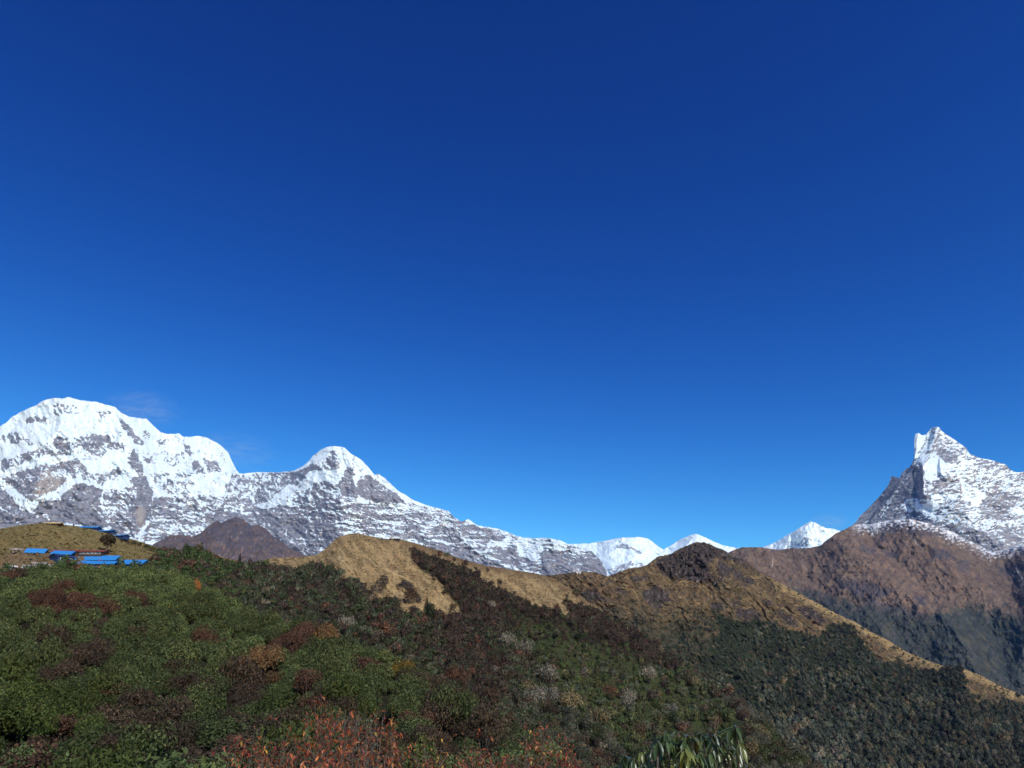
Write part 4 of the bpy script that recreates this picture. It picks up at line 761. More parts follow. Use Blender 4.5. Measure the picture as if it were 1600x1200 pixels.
COLS = {'green': ((.062, .080, .027), (.13, .15, .06)), 'olive': ((.055, .075, .018), (.085, .10, .03)), 'deep': ((.024, .036, .018), (.05, .065, .035)), 'brown': ((.062, .044, .028), (.11, .078, .05)), 'russet': ((.088, .046, .029), (.14, .075, .045)), 'yellow': ((.17, .115, .022), (.24, .15, .03)),
        'pale': ((.20, .16, .12), (.28, .22, .16)), 'orange': ((.33, .12, .035), (.42, .17, .05)), 'tan': ((.17, .10, .045), (.24, .14, .06))}
sc = 1.55*(.6+.95*rg.random(n)**1.4); small = np.isin(kinds, ['yellow', 'pale', 'orange']); sc[small] *= .9
k = np.argsort(-(sc/D)*(1+.0*D)*np.where((py < 1215) & (px > -10) & (px < 900), 1, .2)); 
names = {'green': 'green_shrub', 'olive': 'olive_shrub', 'deep': 'dark_green_shrub', 'brown': 'brown_shrub', 'russet': 'russet_shrub', 'yellow': 'yellow_shrub', 'pale': 'pale_shrub', 'orange': 'orange_shrub', 'tan': 'tan_shrub'}
LB = {'green': 'dense green rhododendron shrub on the near slope', 'olive': 'yellowish-green shrub on the near slope', 'deep': 'very dark green shrub on the near slope', 'brown': 'brown half-bare shrub on the near slope', 'russet': 'reddish-brown shrub on the near slope',
      'yellow': 'mustard-yellow autumn shrub on the near slope', 'pale': 'pale straw-pink shrub on the near slope', 'orange': 'bright orange shrub on the near slope', 'tan': 'tan-brown shrub on the near slope'}
limit = {'green': 280, 'olive': 90, 'deep': 80, 'brown': 130, 'russet': 100, 'yellow': 30, 'pale': 10, 'orange': 10, 'tan': 40}
NM1 = {kd: indiv_meshes(rg, names[kd], c[0], 1900, .044, 12, 4 if kd in ('green', 'brown', 'russet') else 2, hi=c[1]) for kd, c in COLS.items()}
keep = np.ones(n, bool); cnt = {a: 0 for a in COLS}
def zone(x, y):
    if y < 960: return 'high up near the lodges'
    if y > 1110: return 'at its foot behind the red-leaved bushes'
    return 'in its left half' if x < 330 else 'on its right shoulder'
for j in k:
    kd = kinds[j]
    if cnt[kd] >= limit[kd]: continue
    cnt[kd] += 1; keep[j] = False; lb = LB[kd]+' '+zone(px[j], py[j])
    lb = lb.replace('on the near slope '+'at its', 'at the')
    place(names[kd], NM1[kd], p[j], sc[j], .9+.8*rg.random()**1.5, rg, lb, 'shrub', lb[:60])
near_t = [foliage_template(rg, 700, 10, .066, col=ONE, out=.9) for _ in range(6)]
qa = keep
tint = np.array([COLS[kd][0] for kd in kinds])*1.3*(.7+.6*rg.random(n))[:, None]
o = mass('slope_shrubbery', near_t, p[qa], sc[qa], .8+.6*rg.random(qa.sum()), tint[qa], rg); tag(o, 'unbroken green and brown thicket between the larger shrubs of the near slope', 'thicket', kind='stuff')
print('COUNTS', NFOREST, NMID, n, cnt, int(qa.sum()))

# ==================================================================== lone trees
def tree(name, q, h, r, col, hi, label, rng, nl=1500, cone=False, cat='tree', group=None):
    e = empty(name, q, rng.random()*6, label=label, cat=cat, group=group)
    parts = [tube_rings([(0, 0, -.6), (.05, .02, h*.25), (-.05, .05, h*.55), (.02, 0, h*.9)], [r*.11, r*.09, r*.06, r*.02], 7)+((.07, .055, .045),)]
    for k in range(9):
        a = rng.random()*6.28; z = h*(.25+.55*rng.random()); m = r*(.45+.4*rng.random())*(1 if not cone else 1.1*(1-z/h))
        parts.append(tube_rings([(0, 0, z), (cos(a)*m*.5, sin(a)*m*.5, z+m*.25), (cos(a)*m, sin(a)*m, z+m*(.5 if not cone else -.1))], [r*.05, r*.03, r*.01], 4)+((.07, .055, .045),))
    V, F, C = join(parts); link('trunk', quads_mesh('trunk', V, F, C, mats=[M_WOOD]), e)
    if cone:
        z = rng.random(nl)**1.4; rad = r*(1.02-z)*(.55+.5*rng.random(nl)); a = rng.random(nl)*6.28
        P = np.stack([np.cos(a)*rad, np.sin(a)*rad, h*(.12+.9*z)-rad*.25], -1); d = P.copy(); d[:, 2] = .6*r; d /= np.linalg.norm(d, axis=1)[:, None]
        t = np.cross(d, rng.normal(size=(nl, 3))); t /= np.linalg.norm(t, axis=1)[:, None]; b = np.cross(d, t); sz = r*.10*(.6+.8*rng.random(nl))[:, None]
        V = np.stack([P-t*sz, P-b*sz*.5, P+t*sz, P+b*sz*.5], 1).reshape(-1, 3); F = np.arange(nl*4).reshape(-1, 4); C = np.repeat(np.array(col)[None]*(.7+.6*rng.random(nl))[:, None], 4, 0)
    else:
        V, F, C = foliage_template(rng, nl, 16, .085, col=col, hi=hi); V = V*np.array((r, r, h*.85))+np.array((0, 0, h*.18))
    link('crown', quads_mesh('crown', V, F, C, mats=[M_LEAF]), e)
    return e
rg = np.random.default_rng(31)
def on2(x, y): return L2.at([x], [y])[0]
q = on2(166, 862); d = math.hypot(q[0], q[1])
tree('round_tree', q, 22*d/FPX, 12.5*d/FPX, (.045, .036, .022), (.07, .05, .03), 'dark rounded tree standing alone on the grass hill above the lodges', rg)
q = on2(372, 892); tree('dark_fir', q, 22*.3, 5.5*.3, (.016, .03, .016), None, 'narrow dark green conifer on the grassy saddle beside the near slope', rg, cone=True)
q = on2(486, 893); tree('bushy_tree', q, 14*.33, 5*.33, (.035, .035, .02), None, 'small dark tree at the lower left edge of the tan hill', rg, nl=900)
q = on2(825, 952); tree('bare_tree', q, 12*.42, 5*.42, (.06, .045, .03), None, 'small brown tree on the lower edge of the straw strip', rg, nl=900)
q = on2(666, 966); tree('dark_fir', q, 20*.36, 6*.36, (.016, .03, .016), None, 'dark green pointed tree at the foot of the straw slope', rg, cone=True)
for x, y, rr in ((200, 846, 4), (209, 848, 5), (218, 850, 5), (228, 854, 6), (237, 857, 6), (246, 861, 7), (255, 864, 7), (190, 843, 3)):
    q = on2(x, y+4); place('crest_bush', KIND2['brown'][1] if rr < 5 else KIND2['green'][1], q, rr*.30, 1.1, rg, 'dark bush on the crest line falling right from the upper lodge', 'bush', 'dark bushes along the crest beside the upper lodge')

# ==================================================================== buildings
M_BLUE = mat_plain('blue_sheet_roof', (.03, .22, .55), .5, .4, .2, 1.2); M_DBLUE = mat_plain('dark_blue_boards', (.02, .045, .14), .7, .2, .15, 1.5)
M_WHITE = mat_plain('white_wall', (.62, .64, .64), .8, .2, .08, 1.2); M_RED = mat_plain('red_brown_roof', (.20, .06, .045), .7, .2, .2, 1.5); M_GLASS = mat_plain('dark_window_glass', (.03, .035, .045), .15, .5, .1, 2)
M_STONE = mat_plain('grey_stone', (.30, .29, .265), .95, .1, .28, 2.2); M_CREAM = mat_plain('cream_sheet', (.58, .44, .22), .8, .2, .12, 1.2); M_DARK = mat_plain('dark_timber', (.05, .035, .028), .8, .2, .2, 2)
M_TARP = mat_plain('white_tarpaulin', (.55, .58, .58), .6, .3, .08, 1); M_REDC = mat_plain('red_cloth', (.45, .04, .04), .8, .2, .1, 1)
def boxm(bs):
    V, F = [], []
    for cx, cy, cz, sx, sy, sz in bs:
        o = len(V)
        for dx, dy, dz in ((-1, -1, -1), (1, -1, -1), (1, 1, -1), (-1, 1, -1), (-1, -1, 1), (1, -1, 1), (1, 1, 1), (-1, 1, 1)): V.append((cx+dx*sx/2, cy+dy*sy/2, cz+dz*sz/2))
        F += [[o+a for a in f] for f in ((3, 2, 1, 0), (4, 5, 6, 7), (0, 1, 5, 4), (1, 2, 6, 5), (2, 3, 7, 6), (3, 0, 4, 7))]
    return np.array(V, float), np.array(F)
def bx(name, bs, mat, parent):
    V, F = boxm(bs); return link(name, quads_mesh(name, V, F, mats=[mat]), parent)
def gable(L, Dp, z0, h, t=.10, ov=.45, ribs=0):
    """two sloping sheets with thickness along x, ridge in the middle"""
    V, F = [], []
    for sg in (-1, 1):
        e = (sg*(Dp/2+ov), z0-ov*h/(Dp/2)); pr = (0, z0+h); o = len(V)
        for x in (-L/2-ov, L/2+ov): V += [(x, e[0], e[1]), (x, pr[0], pr[1]), (x, pr[0], pr[1]+t), (x, e[0], e[1]+t)]
        F += [[o+a for a in f] for f in ((0, 1, 5, 4), (1, 2, 6, 5), (2, 3, 7, 6), (3, 0, 4, 7), (0, 3, 2, 1), (4, 5, 6, 7))]
        nr = int(ribs*L)
        for k in range(nr):
            x = -L/2+(k+.5)*L/nr; o = len(V); w_ = .05
            V += [(x-w_, e[0], e[1]+t+.002), (x+w_, e[0], e[1]+t+.002), (x+w_, pr[0], pr[1]+t+.002), (x-w_, pr[0], pr[1]+t+.002), (x-w_, e[0], e[1]+t+.05), (x+w_, e[0], e[1]+t+.05), (x+w_, pr[0], pr[1]+t+.05), (x-w_, pr[0], pr[1]+t+.05)]
            F += [[o+a for a in f] for f in ((4, 5, 6, 7), (0, 1, 5, 4), (1, 2, 6, 5), (2, 3, 7, 6), (3, 0, 4, 7))]
    return np.array(V, float), np.array(F)
def lodge(x0, x1, ybase, wall_h, roof_h, dep, yaw, roofm, wallm, label, nwin=3, group=None, name='mountain_lodge', lay=None, door=True, roof=None, trim=M_WHITE):
    lay = lay or L2; xc = (x0+x1)/2; q = lay.at([xc], [ybase])[0]; d = math.hypot(q[0], q[1]); az = math.atan2(q[0], q[1])
    Lm = (x1-x0)*d/FPX/max(.5, cos(radians(yaw)))-.9; Lm = max(Lm, 1.2)
    e = empty(name, (q[0], q[1], q[2]), -az+radians(yaw), label=label, cat='lodge' if 'lodge' in name else 'hut', group=group)
    bx('wall', [(0, dep/2, wall_h/2-.6, Lm, dep, wall_h+1.2)], wallm, e)
    # gable ends
    V = np.array([(-Lm/2, 0, wall_h), (-Lm/2, dep, wall_h), (-Lm/2, dep/2, wall_h+roof_h), (-Lm/2, dep/2, wall_h+roof_h), (Lm/2, 0, wall_h), (Lm/2, dep, wall_h), (Lm/2, dep/2, wall_h+roof_h), (Lm/2, dep/2, wall_h+roof_h)])
    link('gable_end', quads_mesh('gable_end', V[[0, 1, 2, 3]]+np.array((.02, 0, 0)), [[0, 1, 2, 3]], mats=[wallm]), e); link('gable_end', quads_mesh('gable_end', V[[4, 5, 6, 7]]-np.array((.02, 0, 0)), [[0, 1, 2, 3]], mats=[wallm]), e)
    V, F = gable(Lm, dep, wall_h, roof_h, ribs=1.2); V[:, 1] += dep/2; link('roof', quads_mesh('roof', V, F, mats=[roofm]), e)
    xs = np.linspace(-Lm/2, Lm/2, nwin+2)[1:-1]
    for k, x in enumerate(xs):
        if door and k == nwin//2: bx('door', [(x, -.03, min(.95, wall_h*.42), .8, .07, min(1.9, wall_h*.84))], M_DARK, e)
        else:
            w_ = bx('window', [(x, -.035, wall_h*.58, 1.0, .07, min(.9, wall_h*.45))], trim, e); bx('pane', [(x, -.075, wall_h*.58, .8, .02, min(.7, wall_h*.33))], M_GLASS, w_)
    return e
G1 = 'blue-roofed lodges on the terrace of the grass hill'
lodge(41, 65, 867.5, .9, 1.3, 4.0, -16, M_BLUE, M_DARK, 'small blue-roofed hut at the left end of the lower lodge row', 2, name='lodge_hut')
lodge(82, 107, 868.5, .6, 1.2, 5, -20, M_BLUE, M_DBLUE, 'lodge with pale blue roof next to the long red-roofed one', 3)
lodge(88, 152, 868.0, 1.3, .55, 3.2, -27, M_RED, M_DARK, 'long low lodge with red roof and a row of white posts', 11, trim=M_WHITE)
lodge(90, 114, 880, 1.9, .7, 5, 24, M_DBLUE, M_DBLUE, 'dark blue boarded lodge turned away from the others', 3)
lodge(112, 171, 879, .9, 1.5, 5, -27, M_BLUE, M_DBLUE, 'long bright blue roof in the middle of the lower lodge row', 6)
lodge(127, 172, 884.5, .8, .9, 3.6, -22, M_BLUE, M_DBLUE, 'low blue-roofed annexe half hidden behind the green shrubs', 4)
lodge(171, 216, 885.5, .9, 1.5, 5.5, -27, M_BLUE, M_DBLUE, 'big blue-roofed lodge at the right end of the lower row', 4)
lodge(71, 90, 820.5, .7, .6, 4, -24, M_CREAM, M_DARK, 'cream-roofed hut on the very top of the grass hill', 2, name='crest_hut')
lodge(119, 148, 825, .25, .7, 4, -28, M_BLUE, M_DBLUE, 'blue-roofed lodge on the crest left of the long descending roof', 3)
lodge(146, 169, 830.8, .2, .6, 3.5, -42, M_BLUE, M_DBLUE, 'upper half of the long blue roof descending the crest', 3)
lodge(167, 191, 837.5, .1, .45, 3.0, -44, M_BLUE, M_DBLUE, 'lower half of the long blue roof descending the crest', 3)
lodge(607, 624, 844.5, 1.0, .25, 3, -10, M_DARK, M_DARK, 'tiny dark-roofed shelter on the crest of the tan hill', 2, name='trail_hut')
lodge(900, 908, 895, 1.2, .9, 4, 0, M_TARP, M_WHITE, 'tiny white hut on the ridge crest before the snowy peaks', 1, name='trail_hut', lay=L3)
lodge(1084, 1090, 909, 1.2, .9, 4, -20, M_TARP, M_STONE, 'tiny white-roofed hut below the dark crag of the second ridge', 1, name='trail_hut', lay=L3)
lodge(1114, 1118, 912, 1.2, .9, 3, -20, M_TARP, M_STONE, 'tiniest white-roofed hut, right of the one below the dark crag', 1, name='trail_hut', lay=L3)
lodge(50, 68, 887, 1.2, .4, 3, -8, M_STONE, M_STONE, 'grey slate-roofed stone hut at the edge of the shrubs', 2, name='stone_hut')
lodge(36, 48, 889, .8, .35, 2.5, -8, M_STONE, M_STONE, 'low grey stone hut left of the slate-roofed one', 1, name='stone_hut')
lodge(15, 25, 890, .8, .35, 2.5, 5, M_TARP, M_STONE, 'small pale-roofed stone hut far left under the terrace', 1, name='stone_hut')
def stones(name, x0, x1, y, h, dep, label, seed):
    rr = np.random.default_rng(seed); q = L2.at([(x0+x1)/2], [y])[0]; d = math.hypot(q[0], q[1]); az = math.atan2(q[0], q[1]); Lm = (x1-x0)*d/FPX
    V, F, o = [], [], 0
    for k in range(int(Lm*5)):
        v, f = boxm([(0, 0, 0, .45+.3*rr.random(), .35+.3*rr.random(), .22+.15*rr.random())]); a = rr.normal()*.3
        v = np.stack([v[:, 0]*cos(a)-v[:, 1]*sin(a), v[:, 0]*sin(a)+v[:, 1]*cos(a), v[:, 2]], -1)+np.array(((rr.random()-.5)*Lm, (rr.random()-.5)*dep, rr.random()*h)); V.append(v); F.append(f+o); o += 8
    m_ = quads_mesh(name, np.concatenate(V), np.concatenate(F), mats=[M_STONE]); ob = link(name, m_); ob.location = q; ob.rotation_euler = (0, 0, -az-.2); return tag(ob, label, 'wall')
stones('stone_wall', 18, 40, 864, 1.3, 1.6, 'dry grey stone wall left of the blue-roofed hut', 1)
stones('stone_wall', 68, 92, 886, .7, .8, 'low broken stone wall in front of the dark blue lodge', 2)
for x, y, w_, lb in ((34, 890, 10, 'white tarpaulin sheet draped beside the low stone hut'), (50, 890, 5, 'small white bundle at the edge of the green shrubs')):
    q = on2(x, y); ob = link('tarpaulin', None) if False else None
    gx, gy = np.meshgrid(np.linspace(-.5, .5, 9), np.linspace(0, 1, 7)); wv = w_*.25
    V = np.stack([gx*wv, gy*1.4, .15+.75*gy+.12*gn(gx*4+x, gy*4)], -1).reshape(-1, 3); idx = np.arange(63).reshape(7, 9); F = np.stack([idx[:-1, :-1], idx[:-1, 1:], idx[1:, 1:], idx[1:, :-1]], -1).reshape(-1, 4)
    ob = link('tarpaulin', quads_mesh('tarpaulin', V, F, mats=[M_TARP])); ob.location = q; so = ob.modifiers.new('thick', 'SOLIDIFY'); so.thickness = .06; tag(ob, lb, 'tarpaulin')
q = on2(155, 880.5); ob = bx('red_cloth', [(0, -.2, .9, 1.1, .05, .7)], M_REDC, None); ob.location = q; tag(ob, 'red cloth hanging on the wall of the long blue-roofed lodge', 'cloth')
def pole(x, y, h, lay, label, col):
    q = lay.at([x], [y])[0]; e = empty('flag_pole', q, 0, label=label, cat='pole'); V, F = tube_rings([(0, 0, -.3), (0, 0, h*.6), (.05, 0, h)], [.06, .05, .04], 6); link('pole', quads_mesh('pole', V, F, mats=[M_WHITE]), e)
    gx, gy = np.meshgrid(np.linspace(0, .5, 5), np.linspace(-.5, 0, 9)); V = np.stack([gx+.05, .08*np.sin(gx*9), h+gy*h*.9], -1).reshape(-1, 3); idx = np.arange(45).reshape(9, 5); F = np.stack([idx[:-1, :-1], idx[:-1, 1:], idx[1:, 1:], idx[1:, :-1]], -1).reshape(-1, 4); link('flag', quads_mesh('flag', V, F, mats=[col]), e)
pole(592.5, 843, 3.4, L2, 'thin white prayer-flag pole on the crest of the tan hill', M_WHITE)
pole(908.5, 895, 8, L3, 'tall flag pole rising behind the tiny white ridge hut', M_DBLUE)

# ==================================================================== foreground plants
M_RLEAF = mat_leaf('autumn_leaf', .45, .4, .12, .3); M_GLEAF = mat_leaf('leathery_leaf', .33, .5, .1, .15); M_TWIG = mat_plain('grey_twig', (.10, .085, .07), .85, .15, .2, 8)
def leaf_quads(P, dirv, up, ln, wd, bend):
    """lanceolate leaves folded on the midrib: P base, dirv unit direction, up unit, ln length, wd half-width"""
    side = np.cross(dirv, up); side /= np.linalg.norm(side, axis=1)[:, None]+1e-9; nrm = np.cross(side, dirv)
    pts = []
    prof = ((0, .10), (.3, .9), (.62, .85), (1.0, .04))
    for t, w_ in prof:
        c = P+dirv*(ln*t)[:, None]-nrm*(bend*ln*t*t)[:, None]
        lift = nrm*(wd*w_*.45)[:, None]
        pts += [c-side*(wd*w_)[:, None]+lift, c, c+side*(wd*w_)[:, None]+lift]
    V = np.stack(pts, 1); n = len(P); F = []
    for k in range(3):
        a = k*3; F += [[a, a+1, a+4, a+3], [a+1, a+2, a+5, a+4]]
    F = (np.array(F)[None]+(np.arange(n)*12)[:, None, None]).reshape(-1, 4)
    return V.reshape(-1, 3), F
def unit(v): return v/(np.linalg.norm(v, axis=-1, keepdims=True)+1e-9)
def red_bush(stem_px, D, rng, label, dens=1.0, yellow=0.0, crimson=.2):
    """slender stems rising from one root; stem tips given in the photo, distances real"""
    xm = np.mean([a for a, b in stem_px]); base = at(xm, 1200, D); bz = bank_z(base[0], base[1]); root = np.array((base[0], base[1], bz))
    e = empty('red_leaved_bush', root, 0, label=label, cat='bush', group='red-leaved bushes in the foreground')
    sp, P, Dv, Ln, C = [], [], [], [], []
    for (x, y) in stem_px:
        for rep in range(2):
            tip = at(x+rng.normal()*5*(rep > 0), y+abs(rng.normal())*26*(rep > 0), D+rng.normal()*.5)-root
            b0 = np.array((rng.normal()*.18, rng.normal()*.15, -.1)); mid = b0+(tip-b0)*.55+np.array((rng.normal()*.07, rng.normal()*.07, .08)); m2_ = b0+(tip-b0)*.8+np.array((rng.normal()*.04, rng.normal()*.05, .03))
            line = [b0, mid, m2_, tip]; V, F = tube_rings(line, [.011, .007, .005, .0025], 5); sp.append((V, F, (1, 1, 1)))
            segs = [(line[2]+(line[3]-line[2])*k/8., 1) for k in range(9)]+[(line[1]+(line[2]-line[1])*k/7., .8) for k in range(7)]
            for tw in range(9):      # side twigs
                k = .5+.45*rng.random(); a0 = b0+(tip-b0)*k+np.array((0, 0, .03)); dv = unit(np.array((rng.normal()*1.2, rng.normal(), .7+rng.random())))*(.14+.22*rng.random()); V, F = tube_rings([a0, a0+dv*.5, a0+dv], [.004, .003, .0015], 4); sp.append((V, F, (1, 1, 1)))
                segs += [(a0+dv*u, 1) for u in (.45, .7, .9, 1.0)]
            for c0, pr in segs:
                for k in range(rng.poisson(1.15*dens*pr)):
                    P.append(c0+rng.normal(size=3)*.012); a = rng.random()*6.28; Dv.append((cos(a)*.9, sin(a)*.9, .4-1.5*rng.random())); Ln.append(.062*(.5+.8*rng.random()))
                    u = rng.random(); base_c = np.array((.32, .085, .03)) if u > crimson else np.array((.19, .028, .02))
                    if u > .88: base_c = np.array((.42, .17, .06))
                    if rng.random() < yellow: base_c = np.array((.55, .33, .05))
                    C.append(base_c*(.65+.7*rng.random()))
    V, F, _ = join(sp); link('stems', quads_mesh('stems', V, F, smooth=True, mats=[M_TWIG]), e)
    P = np.array(P); Dv = unit(np.array(Dv)); Ln = np.array(Ln); up = unit(np.array((0, 0, 1.))+rng.normal(size=P.shape)*.25)
    V, F = leaf_quads(P, Dv, up, Ln, Ln*.2, .15+.2*rng.random(len(P)))
    o = link('leaves', quads_mesh('leaves', V, F, np.repeat(np.array(C), 12, 0), mats=[M_RLEAF]), e)
    return e
rg = np.random.default_rng(41)
RB = [([(362, 1165), (373, 1150), (384, 1158), (392, 1178)], 11.5, 'leftmost sparse red-leaved bush at the bottom edge, dark crimson and orange'), ([(398, 1138), (408, 1132), (413, 1150), (425, 1160)], 12.5, 'thin red-leaved bush with a bare curved twig, left of centre of its clump'),
      ([(430, 1168), (444, 1142), (455, 1126), (462, 1150), (440, 1180)], 11, 'orange-red bush left of the tallest one'), ([(480, 1112), (492, 1098), (503, 1092), (510, 1104), (520, 1118), (497, 1125)], 10.5, 'tallest and densest orange-red bush of the clump'),
      ([(528, 1112), (540, 1108), (549, 1112), (534, 1135)], 11, 'red bush immediately right of the tallest one'), ([(560, 1110), (571, 1098), (580, 1112), (590, 1108), (575, 1140)], 12, 'open-branched orange bush with a pale leafy tip'),
      ([(598, 1120), (612, 1112), (618, 1128), (616, 1160), (624, 1172)], 10.5, 'rightmost tall red bush of the clump, yellowish leaves at its side'), ([(410, 1182), (470, 1172), (500, 1168), (540, 1170)], 9, 'low red-orange bush in front of the tallest one'),
      ([(570, 1172), (600, 1180), (545, 1182)], 9.5, 'low red bush with grey-green twigs in front of the open one'), ([(650, 1178), (664, 1168), (672, 1172), (690, 1180)], 11, 'small red bush with two yellow leaf bunches at its top'),
      ([(738, 1172), (750, 1160), (762, 1150), (770, 1172), (716, 1180)], 12, 'dark red bush at the left of the right-hand clump'), ([(822, 1148), (835, 1138), (845, 1134), (850, 1160), (812, 1172)], 12, 'tall red bush in the middle of the right-hand clump'),
      ([(857, 1136), (862, 1156), (873, 1146), (882, 1144), (884, 1168)], 12.5, 'pinkish-red bush right of the tall middle one'), ([(896, 1178), (908, 1172), (905, 1190)], 12, 'last small red bush before the glossy rhododendron'), ([(790, 1178), (770, 1190), (740, 1190), (830, 1185)], 10, 'low crimson bush in front of the right-hand clump')]
for i, (st, D, lb) in enumerate(RB): red_bush(st, D, rg, lb, dens=1.0 if i not in (1, 5, 8, 9) else .6, yellow=.10 if i in (6, 5) else (.25 if i == 9 else .03), crimson=.2 if i < 9 else .45)
# grey-green undergrowth between them
def twiggy(x, y, D, w_, rng, label, col):
    base = at(x, 1200, D); bz = bank_z(base[0], base[1]); root = np.array((base[0], base[1], bz)); top = at(x, y, D)[2]-bz
    V, F, C = foliage_template(rng, 3200, 22, .026, col=col, hi=tuple(np.array(col)*1.9), squash=top*1.1/w_); V = V*w_; a, b_, c = stems_template(rng, 16, .85, .02); a = a*np.array((w_, w_, top))
    V, F, C = join([(V, F, C), (a, b_, c)]); mi = np.zeros(len(F), int); mi[3200:] = 1; o = link('leafy_bush', quads_mesh('leafy_bush', V, F, C, mats=[M_LEAF, M_WOOD], midx=mi)); o.location = root; tag(o, label, 'bush')
for x, y, D, w_, lb, col in ((430, 1172, 13.5, 1.1, 'grey-green bush behind the left of the red clump', (.05, .06, .025)), (560, 1150, 14, .9, 'grey-green leafy bush behind the open-branched red one', (.06, .075, .045)), (640, 1192, 13, 1.0, 'dull olive bush between the two red clumps', (.05, .055, .022)),
                         (700, 1186, 14, 1.1, 'reddish-brown low bush right of the yellow-tipped one', (.085, .045, .025)), (800, 1182, 14, 1.0, 'olive-brown bush inside the right-hand red clump', (.06, .06, .025)), (490, 1186, 12.5, 1.2, 'dark green bush under the tallest red bush', (.04, .055, .022)), (915, 1196, 13, .8, 'green bush between the red clump and the rhododendron', (.045, .06, .022))):
    twiggy(x, y, D, w_, rg, lb, col)
def rhododendron(rng):
    D0 = 6.0; base = at(1075, 1200, D0); bz = bank_z(base[0], base[1]); root = np.array((base[0], base[1], bz))
    e = empty('rhododendron_bush', root, 0, label='glossy long-leaved rhododendron bush at the bottom edge right of centre', cat='bush')
    outline = curve([(965, 1196), (972, 1180), (985, 1176), (1000, 1170), (1013, 1158), (1022, 1152), (1040, 1142), (1060, 1144), (1080, 1147), (1095, 1150), (1108, 1142), (1120, 1138), (1132, 1146), (1142, 1136), (1152, 1136), (1160, 1150), (1166, 1185)])
    tips = [(975, 1181), (990, 1184), (1003, 1172), (1018, 1171), (1026, 1152), (1041, 1142), (1050, 1150), (1059, 1145), (1072, 1147), (1083, 1150), (1097, 1148), (1110, 1148), (1119, 1142), (1128, 1152), (1141, 1139), (1150, 1136), (1156, 1150)]
    W = [(x, y, D0+rng.normal()*.15) for x, y in tips]
    for k in range(95):
        x = 968+rng.random()*195; y = outline(x)+6+rng.random()**1.1*95; W.append((x, y, D0+rng.normal()*.35))
    Ps, Ds, Ls, Cs, Ups, sp, heads = [], [], [], [], [], [], []
    trunk = np.array((0, 0, 0.)); hub = [np.array((rng.normal()*.16, rng.normal()*.12, 1.7+.5*rng.random())) for _ in range(7)]
    for h in hub:
        V, F = tube_rings([(0, 0, -.2), h*.45+rng.normal(size=3)*.04, h], [.04, .028, .018], 7); sp.append((V, F, (1, 1, 1)))
    for x, y, D in W:
        tip = at(x, y, D)-root; h = hub[int(np.argmin([np.linalg.norm(tip-q) for q in hub]))]
        V, F = tube_rings([h, (h+tip)/2+np.array((rng.normal()*.03, 0, -.04)), tip], [.013, .009, .006], 5); sp.append((V, F, (1, 1, 1)))
        nl = rng.integers(8, 13); a0 = rng.random()*6.28; yel = rng.random()
        for k in range(nl):
            a = a0+2*pi*k/nl+rng.normal()*.15; dr = -.55-1.5*rng.random()
            if rng.random() < .18: dr = .2*rng.random()
            Ps.append(tip+np.array((0, 0, -.008*(k % 3)))); Ds.append((cos(a), sin(a), dr)); Ls.append(.115*(.75+.45*rng.random())); Ups.append((cos(a)*.6, sin(a)*.6, 1.0))
            c = np.array((.060, .095, .032)) if yel > .2 else np.array((.13, .15, .035)); Cs.append(c*(.7+.6*rng.random()))
        heads.append(tip)
    V, F, _ = join(sp); link('branches', quads_mesh('branches', V, F, smooth=True, mats=[M_TWIG]), e)
    Ps = np.array(Ps); Ds = unit(np.array(Ds)); Ls = np.array(Ls); V, F = leaf_quads(Ps, Ds, unit(np.array(Ups)), Ls, Ls*.125, .10+.18*rng.random(len(Ps)))
    link('leaves', quads_mesh('leaves', V, F, np.repeat(np.array(Cs), 12, 0), smooth=True, mats=[M_GLEAF]), e)
    # dry reddish seed head standing above the leaves, and buds
    M_BUD = mat_plain('dry_seed_head', (.10, .065, .045), .8, .2, .2, 30)
    for (x, y, n_) in ((1118, 1124, 12), (1040, 1140, 5), (1150, 1131, 4), (1060, 1141, 4)):
        t0 = at(x, y+14, D0)-root; sp = []
        for k in range(n_):
            b_ = t0+np.array((rng.normal()*.012, rng.normal()*.012, rng.random()*.06*min(1, n_/10))); d_ = unit(np.array((rng.normal()*.6, rng.normal()*.6, 1.)))*.020; V, F = tube_rings([b_, b_+d_*.5, b_+d_], [.003, .004, .002], 6); sp.append((V, F, (1, 1, 1)))
        V, F = tube_rings([t0-np.array((0, 0, .05)), t0+np.array((0, 0, .06*min(1, n_/10)))], [.004, .003], 5); sp.append((V, F, (1, 1, 1))); V, F, _ = join(sp); link('seed_head', quads_mesh('seed_head', V, F, smooth=True, mats=[M_BUD]), e)
rhododendron(np.random.default_rng(51))

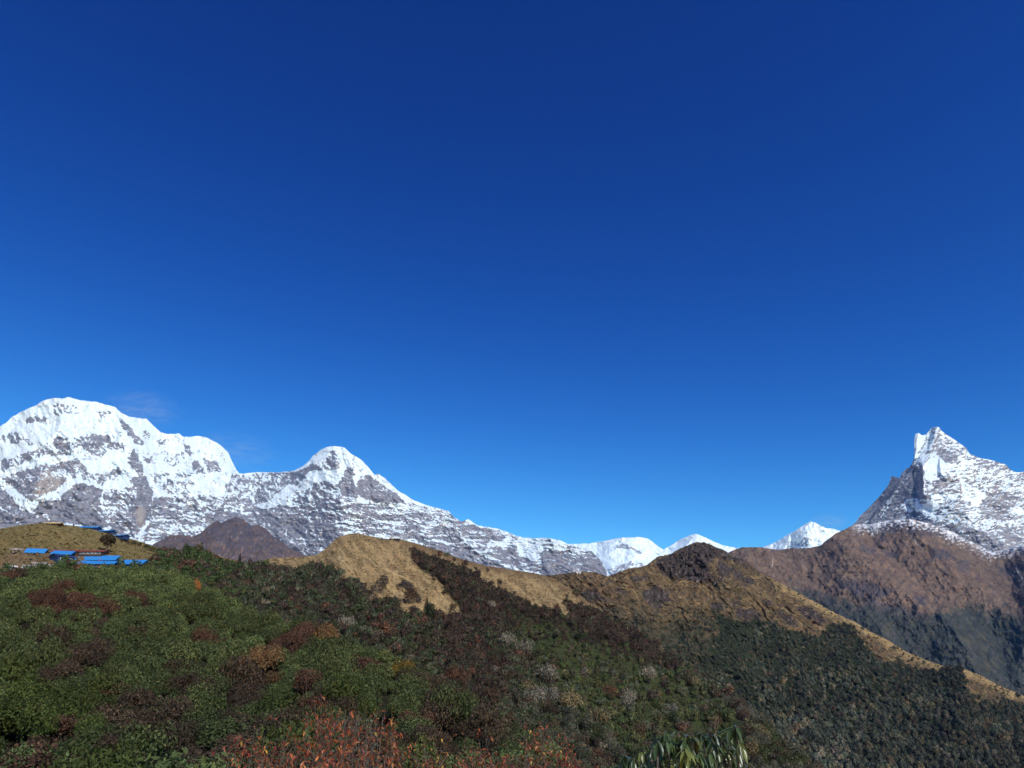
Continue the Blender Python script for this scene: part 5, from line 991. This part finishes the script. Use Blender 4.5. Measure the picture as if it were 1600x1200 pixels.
# ==================================================================== snow blown off the summits
def spindrift(cx, cy, D, w_, h_, dpt, dens, seed):
    m = bpy.data.materials.new('blown_snow'); m.use_nodes = True; t = m.node_tree; t.nodes.clear(); mo = N(t, 'ShaderNodeOutputMaterial'); v = N(t, 'ShaderNodeVolumePrincipled'); t.links.new(v.outputs[0], mo.inputs['Volume'])
    v.inputs['Color'].default_value = (.80, .93, 1, 1); tc = N(t, 'ShaderNodeTexCoord'); mp = N(t, 'ShaderNodeMapping'); mp.inputs['Scale'].default_value = (1.2, 1.2, 2.4); mp.inputs['Rotation'].default_value = (0, -.5, 0); mp.inputs['Location'].default_value = (seed, 0, 0)
    t.links.new(tc.outputs['Object'], mp.inputs[0]); nz = noise_node(t, 2.2, 4, .6, mp.outputs[0]); gr = N(t, 'ShaderNodeTexGradient', gradient_type='SPHERICAL'); t.links.new(tc.outputs['Object'], gr.inputs[0])
    a = N(t, 'ShaderNodeMapRange'); a.inputs[1].default_value = .45; a.inputs[2].default_value = .8; t.links.new(nz.outputs[0], a.inputs[0])
    b = N(t, 'ShaderNodeMath', operation='MULTIPLY'); t.links.new(a.outputs[0], b.inputs[0]); t.links.new(gr.outputs[0], b.inputs[1]); c = N(t, 'ShaderNodeMath', operation='MULTIPLY'); t.links.new(b.outputs[0], c.inputs[0]); c.inputs[1].default_value = dens; t.links.new(c.outputs[0], v.inputs['Density'])
    V, F = boxm([(0, 0, 0, 2, 2, 2)]); o = link('blown_snow', quads_mesh('blown_snow', V, F, mats=[m])); q = at(cx, cy, D); k = D/FPX; o.location = q; o.scale = (w_*k, dpt, h_*k); o.rotation_euler = (0, 0, -math.atan2(q[0], q[1])); tag(o, kind='stuff')
spindrift(222, 640, 11400, 60, 34, 300, .0028, 0); spindrift(365, 705, 11900, 75, 34, 300, .0020, 3); spindrift(1296, 816, 13800, 34, 14, 300, .0028, 5)

# ==================================================================== haze
hz = bpy.data.materials.new('haze'); hz.use_nodes = True; t = hz.node_tree; t.nodes.clear()
pv = t.nodes.new('ShaderNodeVolumePrincipled'); mo = t.nodes.new('ShaderNodeOutputMaterial'); t.links.new(pv.outputs[0], mo.inputs['Volume'])
pv.inputs['Color'].default_value = (.08, .38, 1.0, 1); pv.inputs['Density'].default_value = 1.5e-5; pv.inputs['Anisotropy'].default_value = .1
V, F = boxm([(0, 0, 0, 1, 1, 1)]); V = (V+.5)*np.array((56000, 56000, 4500+1120))+np.array((-28000, -28000, -1120)); tag(link('haze', quads_mesh('haze', V, F, mats=[hz])), kind='stuff')
